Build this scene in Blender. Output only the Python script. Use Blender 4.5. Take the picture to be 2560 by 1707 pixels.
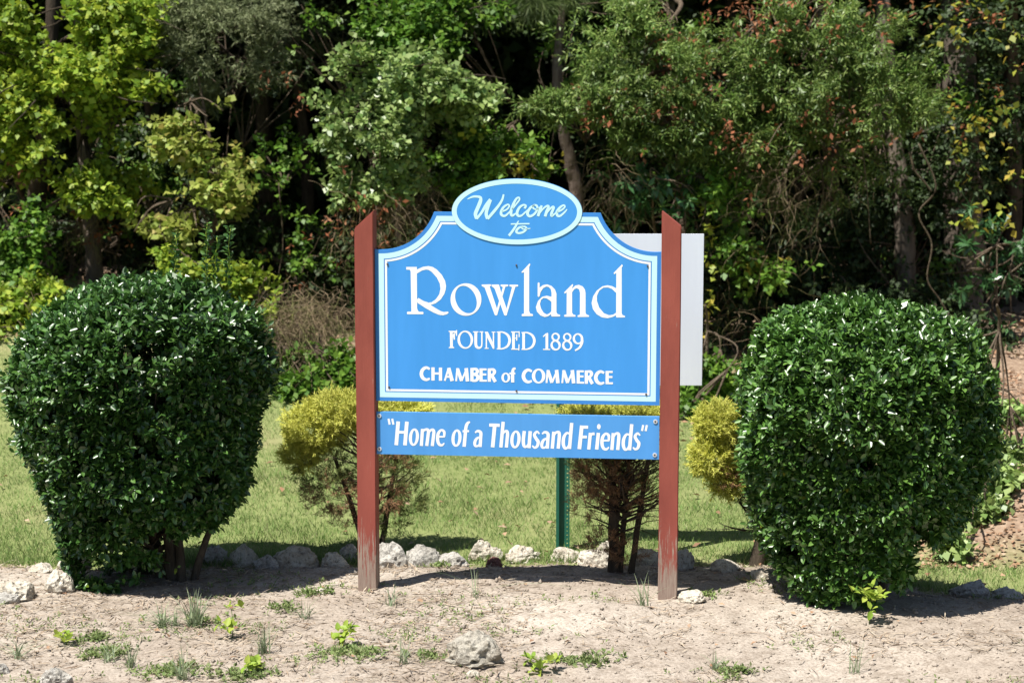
import bpy, bmesh, math, random
import numpy as np
from mathutils import Vector, Matrix, noise
from mathutils.geometry import tessellate_polygon

for o in list(bpy.data.objects):
    bpy.data.objects.remove(o)
scene = bpy.context.scene
C = scene.collection

# ------------------------------------------------------------------ camera, sky, sun, exposure
CAM_H, PITCH, FPX = 2.752, 0.1369, 4736.5
cam_d = bpy.data.cameras.new('camera'); cam = bpy.data.objects.new('camera', cam_d); C.objects.link(cam)
cam.location = (0, -10.0, CAM_H); cam.rotation_euler = (math.pi/2 - PITCH, 0, 0)
cam_d.sensor_width = 36; cam_d.lens = FPX/2560*36; cam_d.clip_start = 0.1; cam_d.clip_end = 3000
cam_d.dof.use_dof = True; cam_d.dof.focus_distance = 10.05; cam_d.dof.aperture_fstop = 3.2
scene.camera = cam

SUN_A, SUN_B = 0.35, 0.30            # shadow offset (right, back) per metre of height
SUN_EL = math.atan(1/math.hypot(SUN_A, SUN_B))
world = bpy.data.worlds.new('World'); scene.world = world; world.use_nodes = True
wn = world.node_tree.nodes; wl = world.node_tree.links
sky = wn.new('ShaderNodeTexSky'); sky.sky_type = 'NISHITA'; sky.sun_disc = False
sky.sun_elevation = SUN_EL
sky.sun_rotation = math.atan2(-SUN_A, -SUN_B)
sky.air_density = 1.0; sky.dust_density = 1.0; sky.ozone_density = 1.0
wl.new(sky.outputs[0], wn['Background'].inputs[0]); wn['Background'].inputs[1].default_value = 0.052
sun_d = bpy.data.lights.new('sun', 'SUN'); sun_d.energy = 5.0; sun_d.angle = math.radians(0.53); sun_d.color = (1.0, 0.955, 0.88)
sun = bpy.data.objects.new('sun', sun_d); C.objects.link(sun)
sun.rotation_euler = Vector((SUN_A, SUN_B, -1)).to_track_quat('-Z', 'Y').to_euler(); sun.location = (-5, -6, 12)
vs = scene.view_settings
vs.view_transform = 'Standard'; vs.look = 'None'; vs.gamma = 1.0; vs.exposure = 0.86; vs.use_curve_mapping = False
scene.cycles.max_bounces = 8; scene.cycles.transparent_max_bounces = 4; scene.cycles.use_denoising = True

# ------------------------------------------------------------------ helpers: measuring, tagging, meshes
K = 2560/2352.0
CP, SP = math.cos(PITCH), math.sin(PITCH)
def ray(px, py):                                 # pixel of the 2352-wide view -> direction
    a = (px*K - 1280)/FPX; b = -(py*K - 853.5)/FPX
    return Vector((a, CP + b*SP, -SP + b*CP))
def at(px, py, Y):                               # world point at depth Y
    d = ray(px, py); return Vector((0, -10, CAM_H)) + d*((Y + 10)/d.y)
def ss(x, a, b):
    t = min(1, max(0, (x - a)/(b - a))); return t*t*(3 - 2*t)
def nz(x, y, z=0): return noise.noise(Vector((x, y, z)))
def edge_y(x):                                   # back edge of the planting bed
    return 0.80 + 0.10*nz(x*1.3, 7.7) + 0.06*nz(x*4.1, 2.2)
def hgt(x, y):
    h = 0.022*nz(x*1.1, y*1.1, 3.1) + 0.010*nz(x*3.3, y*3.3, 9.2)
    h *= 1 - ss(abs(x), 8, 20)
    h -= 0.03
    h -= 0.05*ss(y, 0.3, 1.0)
    h -= 0.16*ss(x, 1.75, 2.5)*ss(y, -0.15, 0.5)
    h += 0.05*ss(-y, 0.6, 1.5)*nz(x*0.8, y*0.8, 5.5)
    h += 0.55*ss(x + 0.25*(y - 2), 2.55, 4.2)*ss(y, 1.0, 3.2)*(1 - ss(x, 30, 60))
    h += 0.50*ss(y, 4.2, 7.6)*(1 - ss(y, 40, 120))*(1 - 0.75*ss(x, 0.3, 1.6)) + 0.40*ss(-x, 2.3, 4.2)*ss(y, 3.2, 6.5)*(1 - ss(-x, 30, 60))
    return h
def ground_at(px, py):
    d = ray(px, py); o = Vector((0, -10, CAM_H)); t = 8.0
    for i in range(60):
        p = o + d*t
        t += (p.z - hgt(p.x, p.y))/max(0.2, -d.z)*0.7
    p = o + d*t; return Vector((p.x, p.y, hgt(p.x, p.y)))
def tag(o, label=None, cat=None, group=None, kind=None):
    if label: o['label'] = label
    if cat: o['category'] = cat
    if group: o['group'] = group
    if kind: o['kind'] = kind
    return o
def empty(name, loc, rz=0):
    o = bpy.data.objects.new(name, None); o.location = loc; o.rotation_euler = (0, 0, rz); o.empty_display_size = 0.1
    C.objects.link(o); return o
def link(name, me, mat, parent=None, local=False):
    o = bpy.data.objects.new(name, me); C.objects.link(o)
    if mat and not me.materials: me.materials.append(mat)
    if parent is not None:
        o.parent = parent
        if not local:                            # vertices were given in world coordinates
            m = Matrix.Translation(parent.location) @ parent.rotation_euler.to_matrix().to_4x4()
            q = parent
            while q.parent is not None:
                q = q.parent
                m = Matrix.Translation(q.location) @ q.rotation_euler.to_matrix().to_4x4() @ m
            me.transform(m.inverted())
    return o
def mesh_np(name, V, F, smooth=False):           # V (n,3); F (m,k) one face size
    V = np.asarray(V, np.float32); F = np.asarray(F, np.int32)
    me = bpy.data.meshes.new(name)
    me.vertices.add(len(V)); me.vertices.foreach_set('co', V.ravel())
    m, k = F.shape
    me.loops.add(m*k); me.loops.foreach_set('vertex_index', F.ravel())
    me.polygons.add(m); me.polygons.foreach_set('loop_start', np.arange(0, m*k, k, dtype=np.int32))
    me.polygons.foreach_set('loop_total', np.full(m, k, np.int32))
    if smooth: me.polygons.foreach_set('use_smooth', np.ones(m, bool))
    me.update(calc_edges=True); me.validate(); return me
def mesh_py(name, V, F, smooth=False):
    me = bpy.data.meshes.new(name); me.from_pydata([tuple(v) for v in V], [], F); me.update()
    if smooth:
        for p in me.polygons: p.use_smooth = True
    return me
def box_vf(x0, x1, y0, y1, z0, z1):
    V = [(x, y, z) for z in (z0, z1) for y in (y0, y1) for x in (x0, x1)]
    return V, [(0, 2, 3, 1), (4, 5, 7, 6), (0, 1, 5, 4), (2, 6, 7, 3), (0, 4, 6, 2), (1, 3, 7, 5)]
def bevel(me, w, seg=2):
    bm = bmesh.new(); bm.from_mesh(me)
    bmesh.ops.recalc_face_normals(bm, faces=bm.faces[:])
    bmesh.ops.bevel(bm, geom=bm.edges[:], offset=w, segments=seg, affect='EDGES', profile=0.6)
    bm.to_mesh(me); bm.free(); me.update(); return me
def tube_vf(pts, rad, n=8, wob=0.0, seed=0):
    V, F = [], []; pts = [Vector(p) for p in pts]
    for i, p in enumerate(pts):
        t = (pts[min(i+1, len(pts)-1)] - pts[max(i-1, 0)]).normalized()
        a = t.cross(Vector((0, 0, 1)) if abs(t.z) < 0.9 else Vector((1, 0, 0))).normalized(); b = t.cross(a)
        for k in range(n):
            an = 2*math.pi*k/n
            r = rad[i]*(1 + wob*noise.noise(Vector((math.cos(an)*1.5 + seed, math.sin(an)*1.5, p.z*5 + i*0.2))))
            V.append(p + a*math.cos(an)*r + b*math.sin(an)*r)
    for i in range(len(pts)-1):
        for k in range(n):
            F.append((i*n+k, i*n+(k+1) % n, (i+1)*n+(k+1) % n, (i+1)*n+k))
    F.append(tuple(range(n))[::-1]); F.append(tuple(range((len(pts)-1)*n, len(pts)*n)))
    return V, F
def smooth_path(pts, n=8):
    P = [Vector(p) for p in pts]; out = []
    Q = [P[0]*2 - P[1]] + P + [P[-1]*2 - P[-2]]
    for i in range(1, len(Q)-2):
        for k in range(n):
            t = k/n; a, b, c, d = Q[i-1], Q[i], Q[i+1], Q[i+2]
            out.append(0.5*((2*b) + (c-a)*t + (2*a-5*b+4*c-d)*t*t + (3*b-a-3*c+d)*t**3))
    out.append(P[-1]); return out

# ------------------------------------------------------------------ materials
def new_mat(name):
    m = bpy.data.materials.new(name); m.use_nodes = True
    nt = m.node_tree; return m, nt.nodes, nt.links, nt.nodes['Principled BSDF']
def ramp(n, l, src, stops, interp='LINEAR'):
    r = n.new('ShaderNodeValToRGB'); r.color_ramp.interpolation = interp
    e = r.color_ramp.elements
    while len(e) < len(stops): e.new(0.5)
    for el, (p, c) in zip(e, stops): el.position = p; el.color = (*c, 1) if len(c) == 3 else c
    l.new(src, r.inputs[0]); return r
def nodes_noise(n, l, scale, detail=4, rough=0.6, vec=None, coord='Object'):
    t = n.new('ShaderNodeTexNoise'); t.inputs['Scale'].default_value = scale; t.inputs['Detail'].default_value = detail
    t.inputs['Roughness'].default_value = rough
    if vec is None:
        tc = n.new('ShaderNodeTexCoord'); vec = tc.outputs[coord]
    l.new(vec, t.inputs['Vector']); return t
def mapping(n, l, scale, coord='Object'):
    tc = n.new('ShaderNodeTexCoord'); m = n.new('ShaderNodeMapping'); m.inputs['Scale'].default_value = scale
    l.new(tc.outputs[coord], m.inputs['Vector']); return m.outputs[0]
def mixc(n, l, fac, a, b):
    m = n.new('ShaderNodeMix'); m.data_type = 'RGBA'
    for sock, v in ((0, fac), (6, a), (7, b)):
        if isinstance(v, (float, int)): m.inputs[sock].default_value = v
        elif isinstance(v, tuple): m.inputs[sock].default_value = (*v, 1)
        else: l.new(v, m.inputs[sock])
    return m.outputs[2]
def bump(n, l, p, h, strength, dist=0.01):
    b = n.new('ShaderNodeBump'); b.inputs['Strength'].default_value = strength; b.inputs['Distance'].default_value = dist
    l.new(h, b.inputs['Height']); l.new(b.outputs[0], p.inputs['Normal']); return b
def leaf_mat(name, cols, rough=0.5, transl=0.3, spec=0.4):
    m, n, l, p = new_mat(name)
    g = n.new('ShaderNodeNewGeometry')
    k = len(cols)
    r = ramp(n, l, g.outputs['Random Per Island'], [(i/max(1, k-1), c) for i, c in enumerate(cols)])
    nn = nodes_noise(n, l, 1.3, 2)
    hs = n.new('ShaderNodeHueSaturation')
    mp = n.new('ShaderNodeMapRange'); mp.inputs[1].default_value = 0.3; mp.inputs[2].default_value = 0.7
    mp.inputs[3].default_value = 0.75; mp.inputs[4].default_value = 1.2
    l.new(nn.outputs[0], mp.inputs[0]); l.new(mp.outputs[0], hs.inputs['Value']); l.new(r.outputs[0], hs.inputs['Color'])
    l.new(hs.outputs[0], p.inputs['Base Color']); p.inputs['Roughness'].default_value = rough
    p.inputs['Specular IOR Level'].default_value = spec
    if transl > 0:
        t = n.new('ShaderNodeBsdfTranslucent'); l.new(hs.outputs[0], t.inputs[0])
        mx = n.new('ShaderNodeMixShader'); mx.inputs[0].default_value = transl
        l.new(p.outputs[0], mx.inputs[1]); l.new(t.outputs[0], mx.inputs[2])
        l.new(mx.outputs[0], n['Material Output'].inputs[0])
    return m
def bark_mat(name, c1, c2, sc=(14, 14, 3)):
    m, n, l, p = new_mat(name)
    t = nodes_noise(n, l, 1.0, 8, 0.7, mapping(n, l, sc))
    r = ramp(n, l, t.outputs[0], [(0.3, c1), (0.7, c2)]); l.new(r.outputs[0], p.inputs['Base Color'])
    p.inputs['Roughness'].default_value = 0.95; p.inputs['Specular IOR Level'].default_value = 0.1
    bump(n, l, p, t.outputs[0], 0.9, 0.03); return m
M = {}
M['holly'] = leaf_mat('holly_leaf', [(0.022, 0.062, 0.014), (0.036, 0.100, 0.018), (0.056, 0.140, 0.024), (0.090, 0.19, 0.034)], 0.36, 0.12, 0.8)
M['holly_light'] = leaf_mat('pale_holly_leaf', [(0.030, 0.080, 0.014), (0.050, 0.125, 0.020), (0.075, 0.170, 0.026), (0.115, 0.225, 0.040)], 0.36, 0.12, 0.8)  # paler, yellower green leaf colour of the right holly
M['holly_old'] = leaf_mat('holly_yellow_leaf', [(0.20, 0.28, 0.03), (0.12, 0.22, 0.03), (0.30, 0.28, 0.04)], 0.35, 0.3)
M['maple'] = leaf_mat('maple_leaf', [(0.13, 0.23, 0.022), (0.20, 0.31, 0.028), (0.28, 0.37, 0.035), (0.36, 0.41, 0.045)], 0.55, 0.35)
M['maple_warm'] = leaf_mat('maple_turning_leaf', [(0.26, 0.34, 0.06), (0.34, 0.37, 0.08), (0.22, 0.32, 0.05), (0.40, 0.32, 0.10)], 0.55, 0.35)
M['green'] = leaf_mat('green_leaf', [(0.065, 0.16, 0.018), (0.11, 0.23, 0.025), (0.17, 0.28, 0.035)], 0.5, 0.35)
M['vine'] = leaf_mat('vine_leaf', [(0.11, 0.21, 0.05), (0.20, 0.30, 0.09), (0.33, 0.42, 0.16), (0.25, 0.36, 0.08)], 0.38, 0.3, 0.5)
M['cedar'] = leaf_mat('cedar_spray', [(0.11, 0.14, 0.06), (0.15, 0.18, 0.08), (0.20, 0.22, 0.11)], 0.7, 0.15)
M['oak'] = leaf_mat('willow_oak_leaf', [(0.070, 0.135, 0.028), (0.115, 0.195, 0.040), (0.165, 0.245, 0.058), (0.22, 0.28, 0.078)], 0.45, 0.25)
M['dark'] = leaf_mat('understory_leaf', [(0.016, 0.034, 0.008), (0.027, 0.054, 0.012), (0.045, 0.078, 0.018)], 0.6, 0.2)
M['laurel'] = leaf_mat('evergreen_leaf', [(0.035, 0.10, 0.03), (0.055, 0.14, 0.045), (0.045, 0.12, 0.03)], 0.32, 0.15, 0.6)
M['pine'] = leaf_mat('pine_needle', [(0.06, 0.11, 0.025), (0.10, 0.15, 0.04), (0.13, 0.17, 0.05)], 0.5, 0.2)
M['yellow'] = leaf_mat('yellow_vine_leaf', [(0.34, 0.36, 0.05), (0.28, 0.36, 0.05), (0.46, 0.34, 0.05), (0.20, 0.32, 0.04)], 0.5, 0.4)
M['dead'] = leaf_mat('dead_leaf', [(0.20, 0.075, 0.035), (0.28, 0.10, 0.05), (0.15, 0.07, 0.04), (0.30, 0.15, 0.08)], 0.8, 0.2, 0.1)
M['snag'] = bark_mat('vine_bark', (0.05, 0.04, 0.028), (0.15, 0.12, 0.08), (30, 30, 30))
M['dry'] = leaf_mat('dry_vine', [(0.17, 0.125, 0.075), (0.26, 0.20, 0.13), (0.11, 0.08, 0.05), (0.20, 0.22, 0.08)], 0.9, 0.0, 0.1)
M['gold'] = leaf_mat('golden_cypress', [(0.60, 0.61, 0.12), (0.70, 0.68, 0.18), (0.46, 0.53, 0.10)], 0.6, 0.35, 0.2)
M['cypress'] = leaf_mat('inner_cypress', [(0.07, 0.10, 0.025), (0.12, 0.15, 0.04), (0.17, 0.17, 0.05)], 0.7, 0.1, 0.2)
M['cypress_dead'] = leaf_mat('browned_cypress', [(0.28, 0.155, 0.08), (0.34, 0.20, 0.11), (0.14, 0.08, 0.05)], 0.9, 0.1, 0.1)
M['grass'] = leaf_mat('lawn_blade', [(0.13, 0.24, 0.06), (0.19, 0.31, 0.085), (0.25, 0.34, 0.11), (0.37, 0.36, 0.20)], 0.6, 0.35, 0.2)
M['onion'] = leaf_mat('blue_green_blade', [(0.20, 0.27, 0.15), (0.26, 0.32, 0.19), (0.33, 0.36, 0.22)], 0.5, 0.35, 0.3)
M['seedling'] = leaf_mat('bright_seedling_leaf', [(0.24, 0.38, 0.05), (0.36, 0.48, 0.07), (0.42, 0.49, 0.09)], 0.5, 0.4, 0.3)
M['clover'] = leaf_mat('low_weed_leaf', [(0.15, 0.22, 0.075), (0.20, 0.27, 0.09), (0.24, 0.27, 0.12)], 0.6, 0.3, 0.2)
M['straw'] = leaf_mat('straw', [(0.29, 0.22, 0.16), (0.39, 0.32, 0.24), (0.19, 0.13, 0.09), (0.47, 0.41, 0.32)], 0.9, 0.0, 0.1)
M['litter'] = leaf_mat('fallen_leaf', [(0.30, 0.17, 0.10), (0.38, 0.26, 0.17), (0.22, 0.12, 0.075), (0.44, 0.34, 0.24)], 0.9, 0.1, 0.1)
M['bark'] = bark_mat('grey_bark', (0.055, 0.042, 0.032), (0.20, 0.165, 0.135))
M['pine_bark'] = bark_mat('pine_bark', (0.08, 0.055, 0.045), (0.27, 0.215, 0.185), (22, 22, 9))
M['dark_bark'] = bark_mat('dark_bark', (0.03, 0.022, 0.017), (0.10, 0.08, 0.06))
M['twig'] = bark_mat('twig_bark', (0.07, 0.05, 0.035), (0.19, 0.15, 0.11), (30, 30, 30))
M['stem'] = bark_mat('holly_bark', (0.05, 0.04, 0.032), (0.14, 0.115, 0.09), (25, 25, 8))

def soil_mat():
    m, n, l, p = new_mat('sandy_soil')
    tc = n.new('ShaderNodeTexCoord'); v = tc.outputs['Object']
    a = nodes_noise(n, l, 0.9, 5, 0.6, v); b = nodes_noise(n, l, 9, 6, 0.7, v); c = nodes_noise(n, l, 70, 4, 0.7, v)
    r1 = ramp(n, l, a.outputs[0], [(0.32, (0.315, 0.262, 0.214)), (0.50, (0.388, 0.334, 0.280)), (0.66, (0.47, 0.418, 0.358))])
    r2 = ramp(n, l, b.outputs[0], [(0.30, (0.62, 0.59, 0.56)), (0.50, (0.95, 0.95, 0.95)), (0.8, (1.10, 1.09, 1.08))])
    r3 = ramp(n, l, c.outputs[0], [(0.35, (0.6, 0.58, 0.56)), (0.55, (1.0, 1.0, 1.0)), (0.75, (1.15, 1.15, 1.15))])
    def mul(x, y):
        q = n.new('ShaderNodeMix'); q.data_type = 'RGBA'; q.blend_type = 'MULTIPLY'; q.inputs[0].default_value = 1
        l.new(x, q.inputs[6]); l.new(y, q.inputs[7]); return q.outputs[2]
    l.new(mul(mul(r1.outputs[0], r2.outputs[0]), r3.outputs[0]), p.inputs['Base Color'])
    p.inputs['Roughness'].default_value = 0.97; p.inputs['Specular IOR Level'].default_value = 0.1
    ad = n.new('ShaderNodeMath'); ad.operation = 'MULTIPLY_ADD'; ad.inputs[1].default_value = 0.35
    l.new(c.outputs[0], ad.inputs[0]); l.new(b.outputs[0], ad.inputs[2])
    bump(n, l, p, ad.outputs[0], 0.65, 0.025); return m
def lawn_mat():
    m, n, l, p = new_mat('lawn_ground')
    tc = n.new('ShaderNodeTexCoord'); v = tc.outputs['Object']
    a = nodes_noise(n, l, 0.8, 5, 0.6, v); b = nodes_noise(n, l, 14, 5, 0.7, v)
    r1 = ramp(n, l, a.outputs[0], [(0.35, (0.14, 0.22, 0.06)), (0.55, (0.20, 0.26, 0.09)), (0.72, (0.29, 0.28, 0.14))])
    r2 = ramp(n, l, b.outputs[0], [(0.3, (0.10, 0.08, 0.04)), (0.7, (0.30, 0.27, 0.14))])
    c1 = mixc(n, l, 0.4, r1.outputs[0], r2.outputs[0])
    # leaf litter under the trees and on the bank at the right
    sx = n.new('ShaderNodeSeparateXYZ'); l.new(v, sx.inputs[0])
    mr = n.new('ShaderNodeMapRange'); mr.inputs[1].default_value = 5.6; mr.inputs[2].default_value = 7.2; l.new(sx.outputs[1], mr.inputs[0])
    mx2 = n.new('ShaderNodeMapRange'); mx2.inputs[1].default_value = 2.5; mx2.inputs[2].default_value = 3.0; l.new(sx.outputs[0], mx2.inputs[0])
    my2 = n.new('ShaderNodeMapRange'); my2.inputs[1].default_value = 1.3; my2.inputs[2].default_value = 2.0; l.new(sx.outputs[1], my2.inputs[0])
    mm = n.new('ShaderNodeMath'); mm.operation = 'MULTIPLY'; l.new(mx2.outputs[0], mm.inputs[0]); l.new(my2.outputs[0], mm.inputs[1])
    ma = n.new('ShaderNodeMath'); ma.operation = 'MAXIMUM'; l.new(mr.outputs[0], ma.inputs[0]); l.new(mm.outputs[0], ma.inputs[1])
    r3 = ramp(n, l, b.outputs[0], [(0.3, (0.15, 0.10, 0.07)), (0.55, (0.29, 0.21, 0.15)), (0.7, (0.40, 0.31, 0.23))])
    l.new(mixc(n, l, ma.outputs[0], c1, r3.outputs[0]), p.inputs['Base Color'])
    p.inputs['Roughness'].default_value = 0.95; p.inputs['Specular IOR Level'].default_value = 0.1
    bump(n, l, p, b.outputs[0], 0.8, 0.03); return m
def rock_mat(name, light, dark, patch):
    m, n, l, p = new_mat(name)
    oi = n.new('ShaderNodeObjectInfo'); tc = n.new('ShaderNodeTexCoord')
    va = n.new('ShaderNodeVectorMath'); va.operation = 'ADD'; l.new(tc.outputs['Object'], va.inputs[0]); l.new(oi.outputs['Location'], va.inputs[1])
    v = va.outputs[0]
    a = nodes_noise(n, l, 9, 6, 0.65, v); b = nodes_noise(n, l, 45, 5, 0.75, v)
    vo = n.new('ShaderNodeTexVoronoi'); vo.inputs['Scale'].default_value = 38; l.new(v, vo.inputs['Vector'])
    r = ramp(n, l, a.outputs[0], [(0.28, dark), (0.40, patch), (0.52, light), (0.75, tuple(min(1, c*1.2) for c in light))])
    r2 = ramp(n, l, b.outputs[0], [(0.34, (0.30, 0.28, 0.27)), (0.50, (1, 1, 1))])  # shade of the pits and crevices darkened into the colour
    q = n.new('ShaderNodeMix'); q.data_type = 'RGBA'; q.blend_type = 'MULTIPLY'; q.inputs[0].default_value = 0.85
    l.new(r.outputs[0], q.inputs[6]); l.new(r2.outputs[0], q.inputs[7]); l.new(q.outputs[2], p.inputs['Base Color'])
    p.inputs['Roughness'].default_value = 0.95; p.inputs['Specular IOR Level'].default_value = 0.15
    ad = n.new('ShaderNodeMath'); ad.operation = 'MULTIPLY_ADD'; ad.inputs[1].default_value = 0.6
    l.new(vo.outputs['Distance'], ad.inputs[0]); l.new(b.outputs[0], ad.inputs[2])
    bump(n, l, p, ad.outputs[0], 1.0, 0.02); return m
M['soil'] = soil_mat(); M['lawn'] = lawn_mat()
M['rock'] = rock_mat('pitted_limestone', (0.62, 0.57, 0.48), (0.20, 0.17, 0.14), (0.50, 0.44, 0.35))
M['rock_shaded'] = rock_mat('shaded_limestone', (0.48, 0.46, 0.42), (0.13, 0.125, 0.12), (0.36, 0.34, 0.30))  # same limestone, colour darkened to paint in the shade on shadowed stones
M['rock_tan'] = rock_mat('dull_boulder', (0.44, 0.41, 0.35), (0.13, 0.12, 0.11), (0.34, 0.305, 0.25))
M['rock_red'] = rock_mat('red_brown_stone', (0.20, 0.10, 0.085), (0.12, 0.06, 0.055), (0.17, 0.085, 0.07))

def paint_mat(name, col, rough=0.4, streak=0.05):
    m, n, l, p = new_mat(name)
    t = nodes_noise(n, l, 1, 4, 0.6, mapping(n, l, (9, 1, 1.2)))
    f = nodes_noise(n, l, 160, 3, 0.7)
    r = ramp(n, l, t.outputs[0], [(0.3, tuple(c*(1-streak) for c in col)), (0.7, tuple(min(1, c*(1+streak) + streak*0.1) for c in col))])
    sp = ramp(n, l, f.outputs[0], [(0.26, (0.8, 0.8, 0.8)), (0.34, (1, 1, 1))])
    q = n.new('ShaderNodeMix'); q.data_type = 'RGBA'; q.blend_type = 'MULTIPLY'; q.inputs[0].default_value = 0.5
    l.new(r.outputs[0], q.inputs[6]); l.new(sp.outputs[0], q.inputs[7]); l.new(q.outputs[2], p.inputs['Base Color'])
    p.inputs['Roughness'].default_value = rough; p.inputs['Specular IOR Level'].default_value = 0.35
    bump(n, l, p, t.outputs[0], 0.05, 0.01); return m
M['blue'] = paint_mat('sign_blue', (0.050, 0.285, 0.74))
M['blue_dark'] = paint_mat('sign_blue_edge', (0.04, 0.22, 0.64))
M['blue_board'] = paint_mat('board_blue', (0.075, 0.295, 0.70))
M['pale'] = paint_mat('sign_pale_blue', (0.52, 0.80, 0.88), 0.4, 0.02)
M['white'] = paint_mat('sign_white', (0.82, 0.84, 0.86), 0.4, 0.02)
M['white_panel'] = paint_mat('aluminium_white', (0.74, 0.78, 0.87), 0.45, 0.03)
M['green_paint'] = paint_mat('post_green', (0.018, 0.13, 0.085), 0.4, 0.1)
m, n, l, p = new_mat('screw_steel'); p.inputs['Base Color'].default_value = (0.10, 0.09, 0.10, 1); p.inputs['Metallic'].default_value = 0.7; p.inputs['Roughness'].default_value = 0.5; M['steel'] = m
m, n, l, p = new_mat('washer'); p.inputs['Base Color'].default_value = (0.62, 0.64, 0.68, 1); p.inputs['Metallic'].default_value = 0.3; p.inputs['Roughness'].default_value = 0.5; M['washer'] = m
def post_mat():
    m, n, l, p = new_mat('weathered_red_paint')
    tc = n.new('ShaderNodeTexCoord'); v = tc.outputs['Object']
    g = nodes_noise(n, l, 1, 6, 0.7, mapping(n, l, (120, 120, 9)))
    s = nodes_noise(n, l, 1, 5, 0.65, mapping(n, l, (7, 7, 2.2)))
    t = nodes_noise(n, l, 1, 4, 0.6, mapping(n, l, (30, 30, 4)))
    base = ramp(n, l, s.outputs[0], [(0.3, (0.225, 0.055, 0.042)), (0.7, (0.31, 0.080, 0.060))])
    wood = ramp(n, l, g.outputs[0], [(0.3, (0.20, 0.14, 0.115)), (0.7, (0.36, 0.28, 0.23))])
    # worn streaks follow the grain, more of them low down where splashes hit the post
    sx = n.new('ShaderNodeSeparateXYZ'); l.new(v, sx.inputs[0])
    mr = n.new('ShaderNodeMapRange'); mr.inputs[1].default_value = 0.50; mr.inputs[2].default_value = 0.02; mr.inputs[3].default_value = 0; mr.inputs[4].default_value = 0.41
    l.new(sx.outputs[2], mr.inputs[0])
    a1 = n.new('ShaderNodeMath'); a1.operation = 'ADD'; l.new(g.outputs[0], a1.inputs[0]); l.new(mr.outputs[0], a1.inputs[1])
    a2 = n.new('ShaderNodeMath'); a2.operation = 'MULTIPLY_ADD'; a2.inputs[1].default_value = 0.40; l.new(t.outputs[0], a2.inputs[0]); l.new(a1.outputs[0], a2.inputs[2])
    f = ramp(n, l, a2.outputs[0], [(0.88, (0, 0, 0)), (1.12, (1, 1, 1))])
    l.new(mixc(n, l, f.outputs[0], base.outputs[0], wood.outputs[0]), p.inputs['Base Color'])
    p.inputs['Roughness'].default_value = 0.7; p.inputs['Specular IOR Level'].default_value = 0.25
    bump(n, l, p, g.outputs[0], 0.35, 0.004); return m
M['post'] = post_mat()

# ------------------------------------------------------------------ ground
def axis(lo, hi, step, far):
    a = list(np.arange(lo, hi + 1e-6, step)); s = step; x = a[-1]
    while x < far: s *= 1.5; x += s; a.append(x)
    s = step; x = a[0]; b = []
    while x > -far: s *= 1.5; x -= s; b.append(x)
    return b[::-1] + a
def sheet(name, xs, ys, fz, mat):
    V = [(x, y, fz(x, y)) for y in ys for x in xs]; w = len(xs)
    i = np.arange(len(ys)-1)[:, None]*w + np.arange(w-1)[None, :]
    F = np.stack([i, i+1, i+w+1, i+w], -1).reshape(-1, 4)
    return link(name, mesh_np(name, V, F, True), mat)
tag(sheet('ground', axis(-8, 8, 0.16, 900), axis(-5, 13, 0.16, 900), hgt, M['lawn']), kind='structure')
def bed_z(x, y):
    m = (edge_y(x) + 0.05*nz(x*9, y*9) - y)/0.16
    m = min(m, (x + 3.6 + 0.2*nz(y*2, 1))/0.2, (3.6 - x)/0.2, (y + 3.6)/0.2)
    m = max(-1, min(1, m))
    b = 0.012*nz(x*6, y*6, 1.7) + 0.006*nz(x*15, y*15, 4.4)
    mound = 0.055*math.exp(-((x - 0.42)**2/0.09 + (y + 0.45)**2/0.05)) + 0.03*math.exp(-((x + 0.1)**2/0.12 + (y + 1.35)**2/0.02))
    return hgt(x, y) + (0.022 + b + mound)*m if m > 0 else hgt(x, y) + 0.05*m
tag(sheet('planting_bed', list(np.arange(-4, 4.001, 0.04)), list(np.arange(-4, 1.4, 0.035)), bed_z, M['soil']), kind='structure')
def gz(x, y): return max(hgt(x, y), bed_z(x, y)) if (-4 < x < 4 and -4 < y < 1.4) else hgt(x, y)

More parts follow.
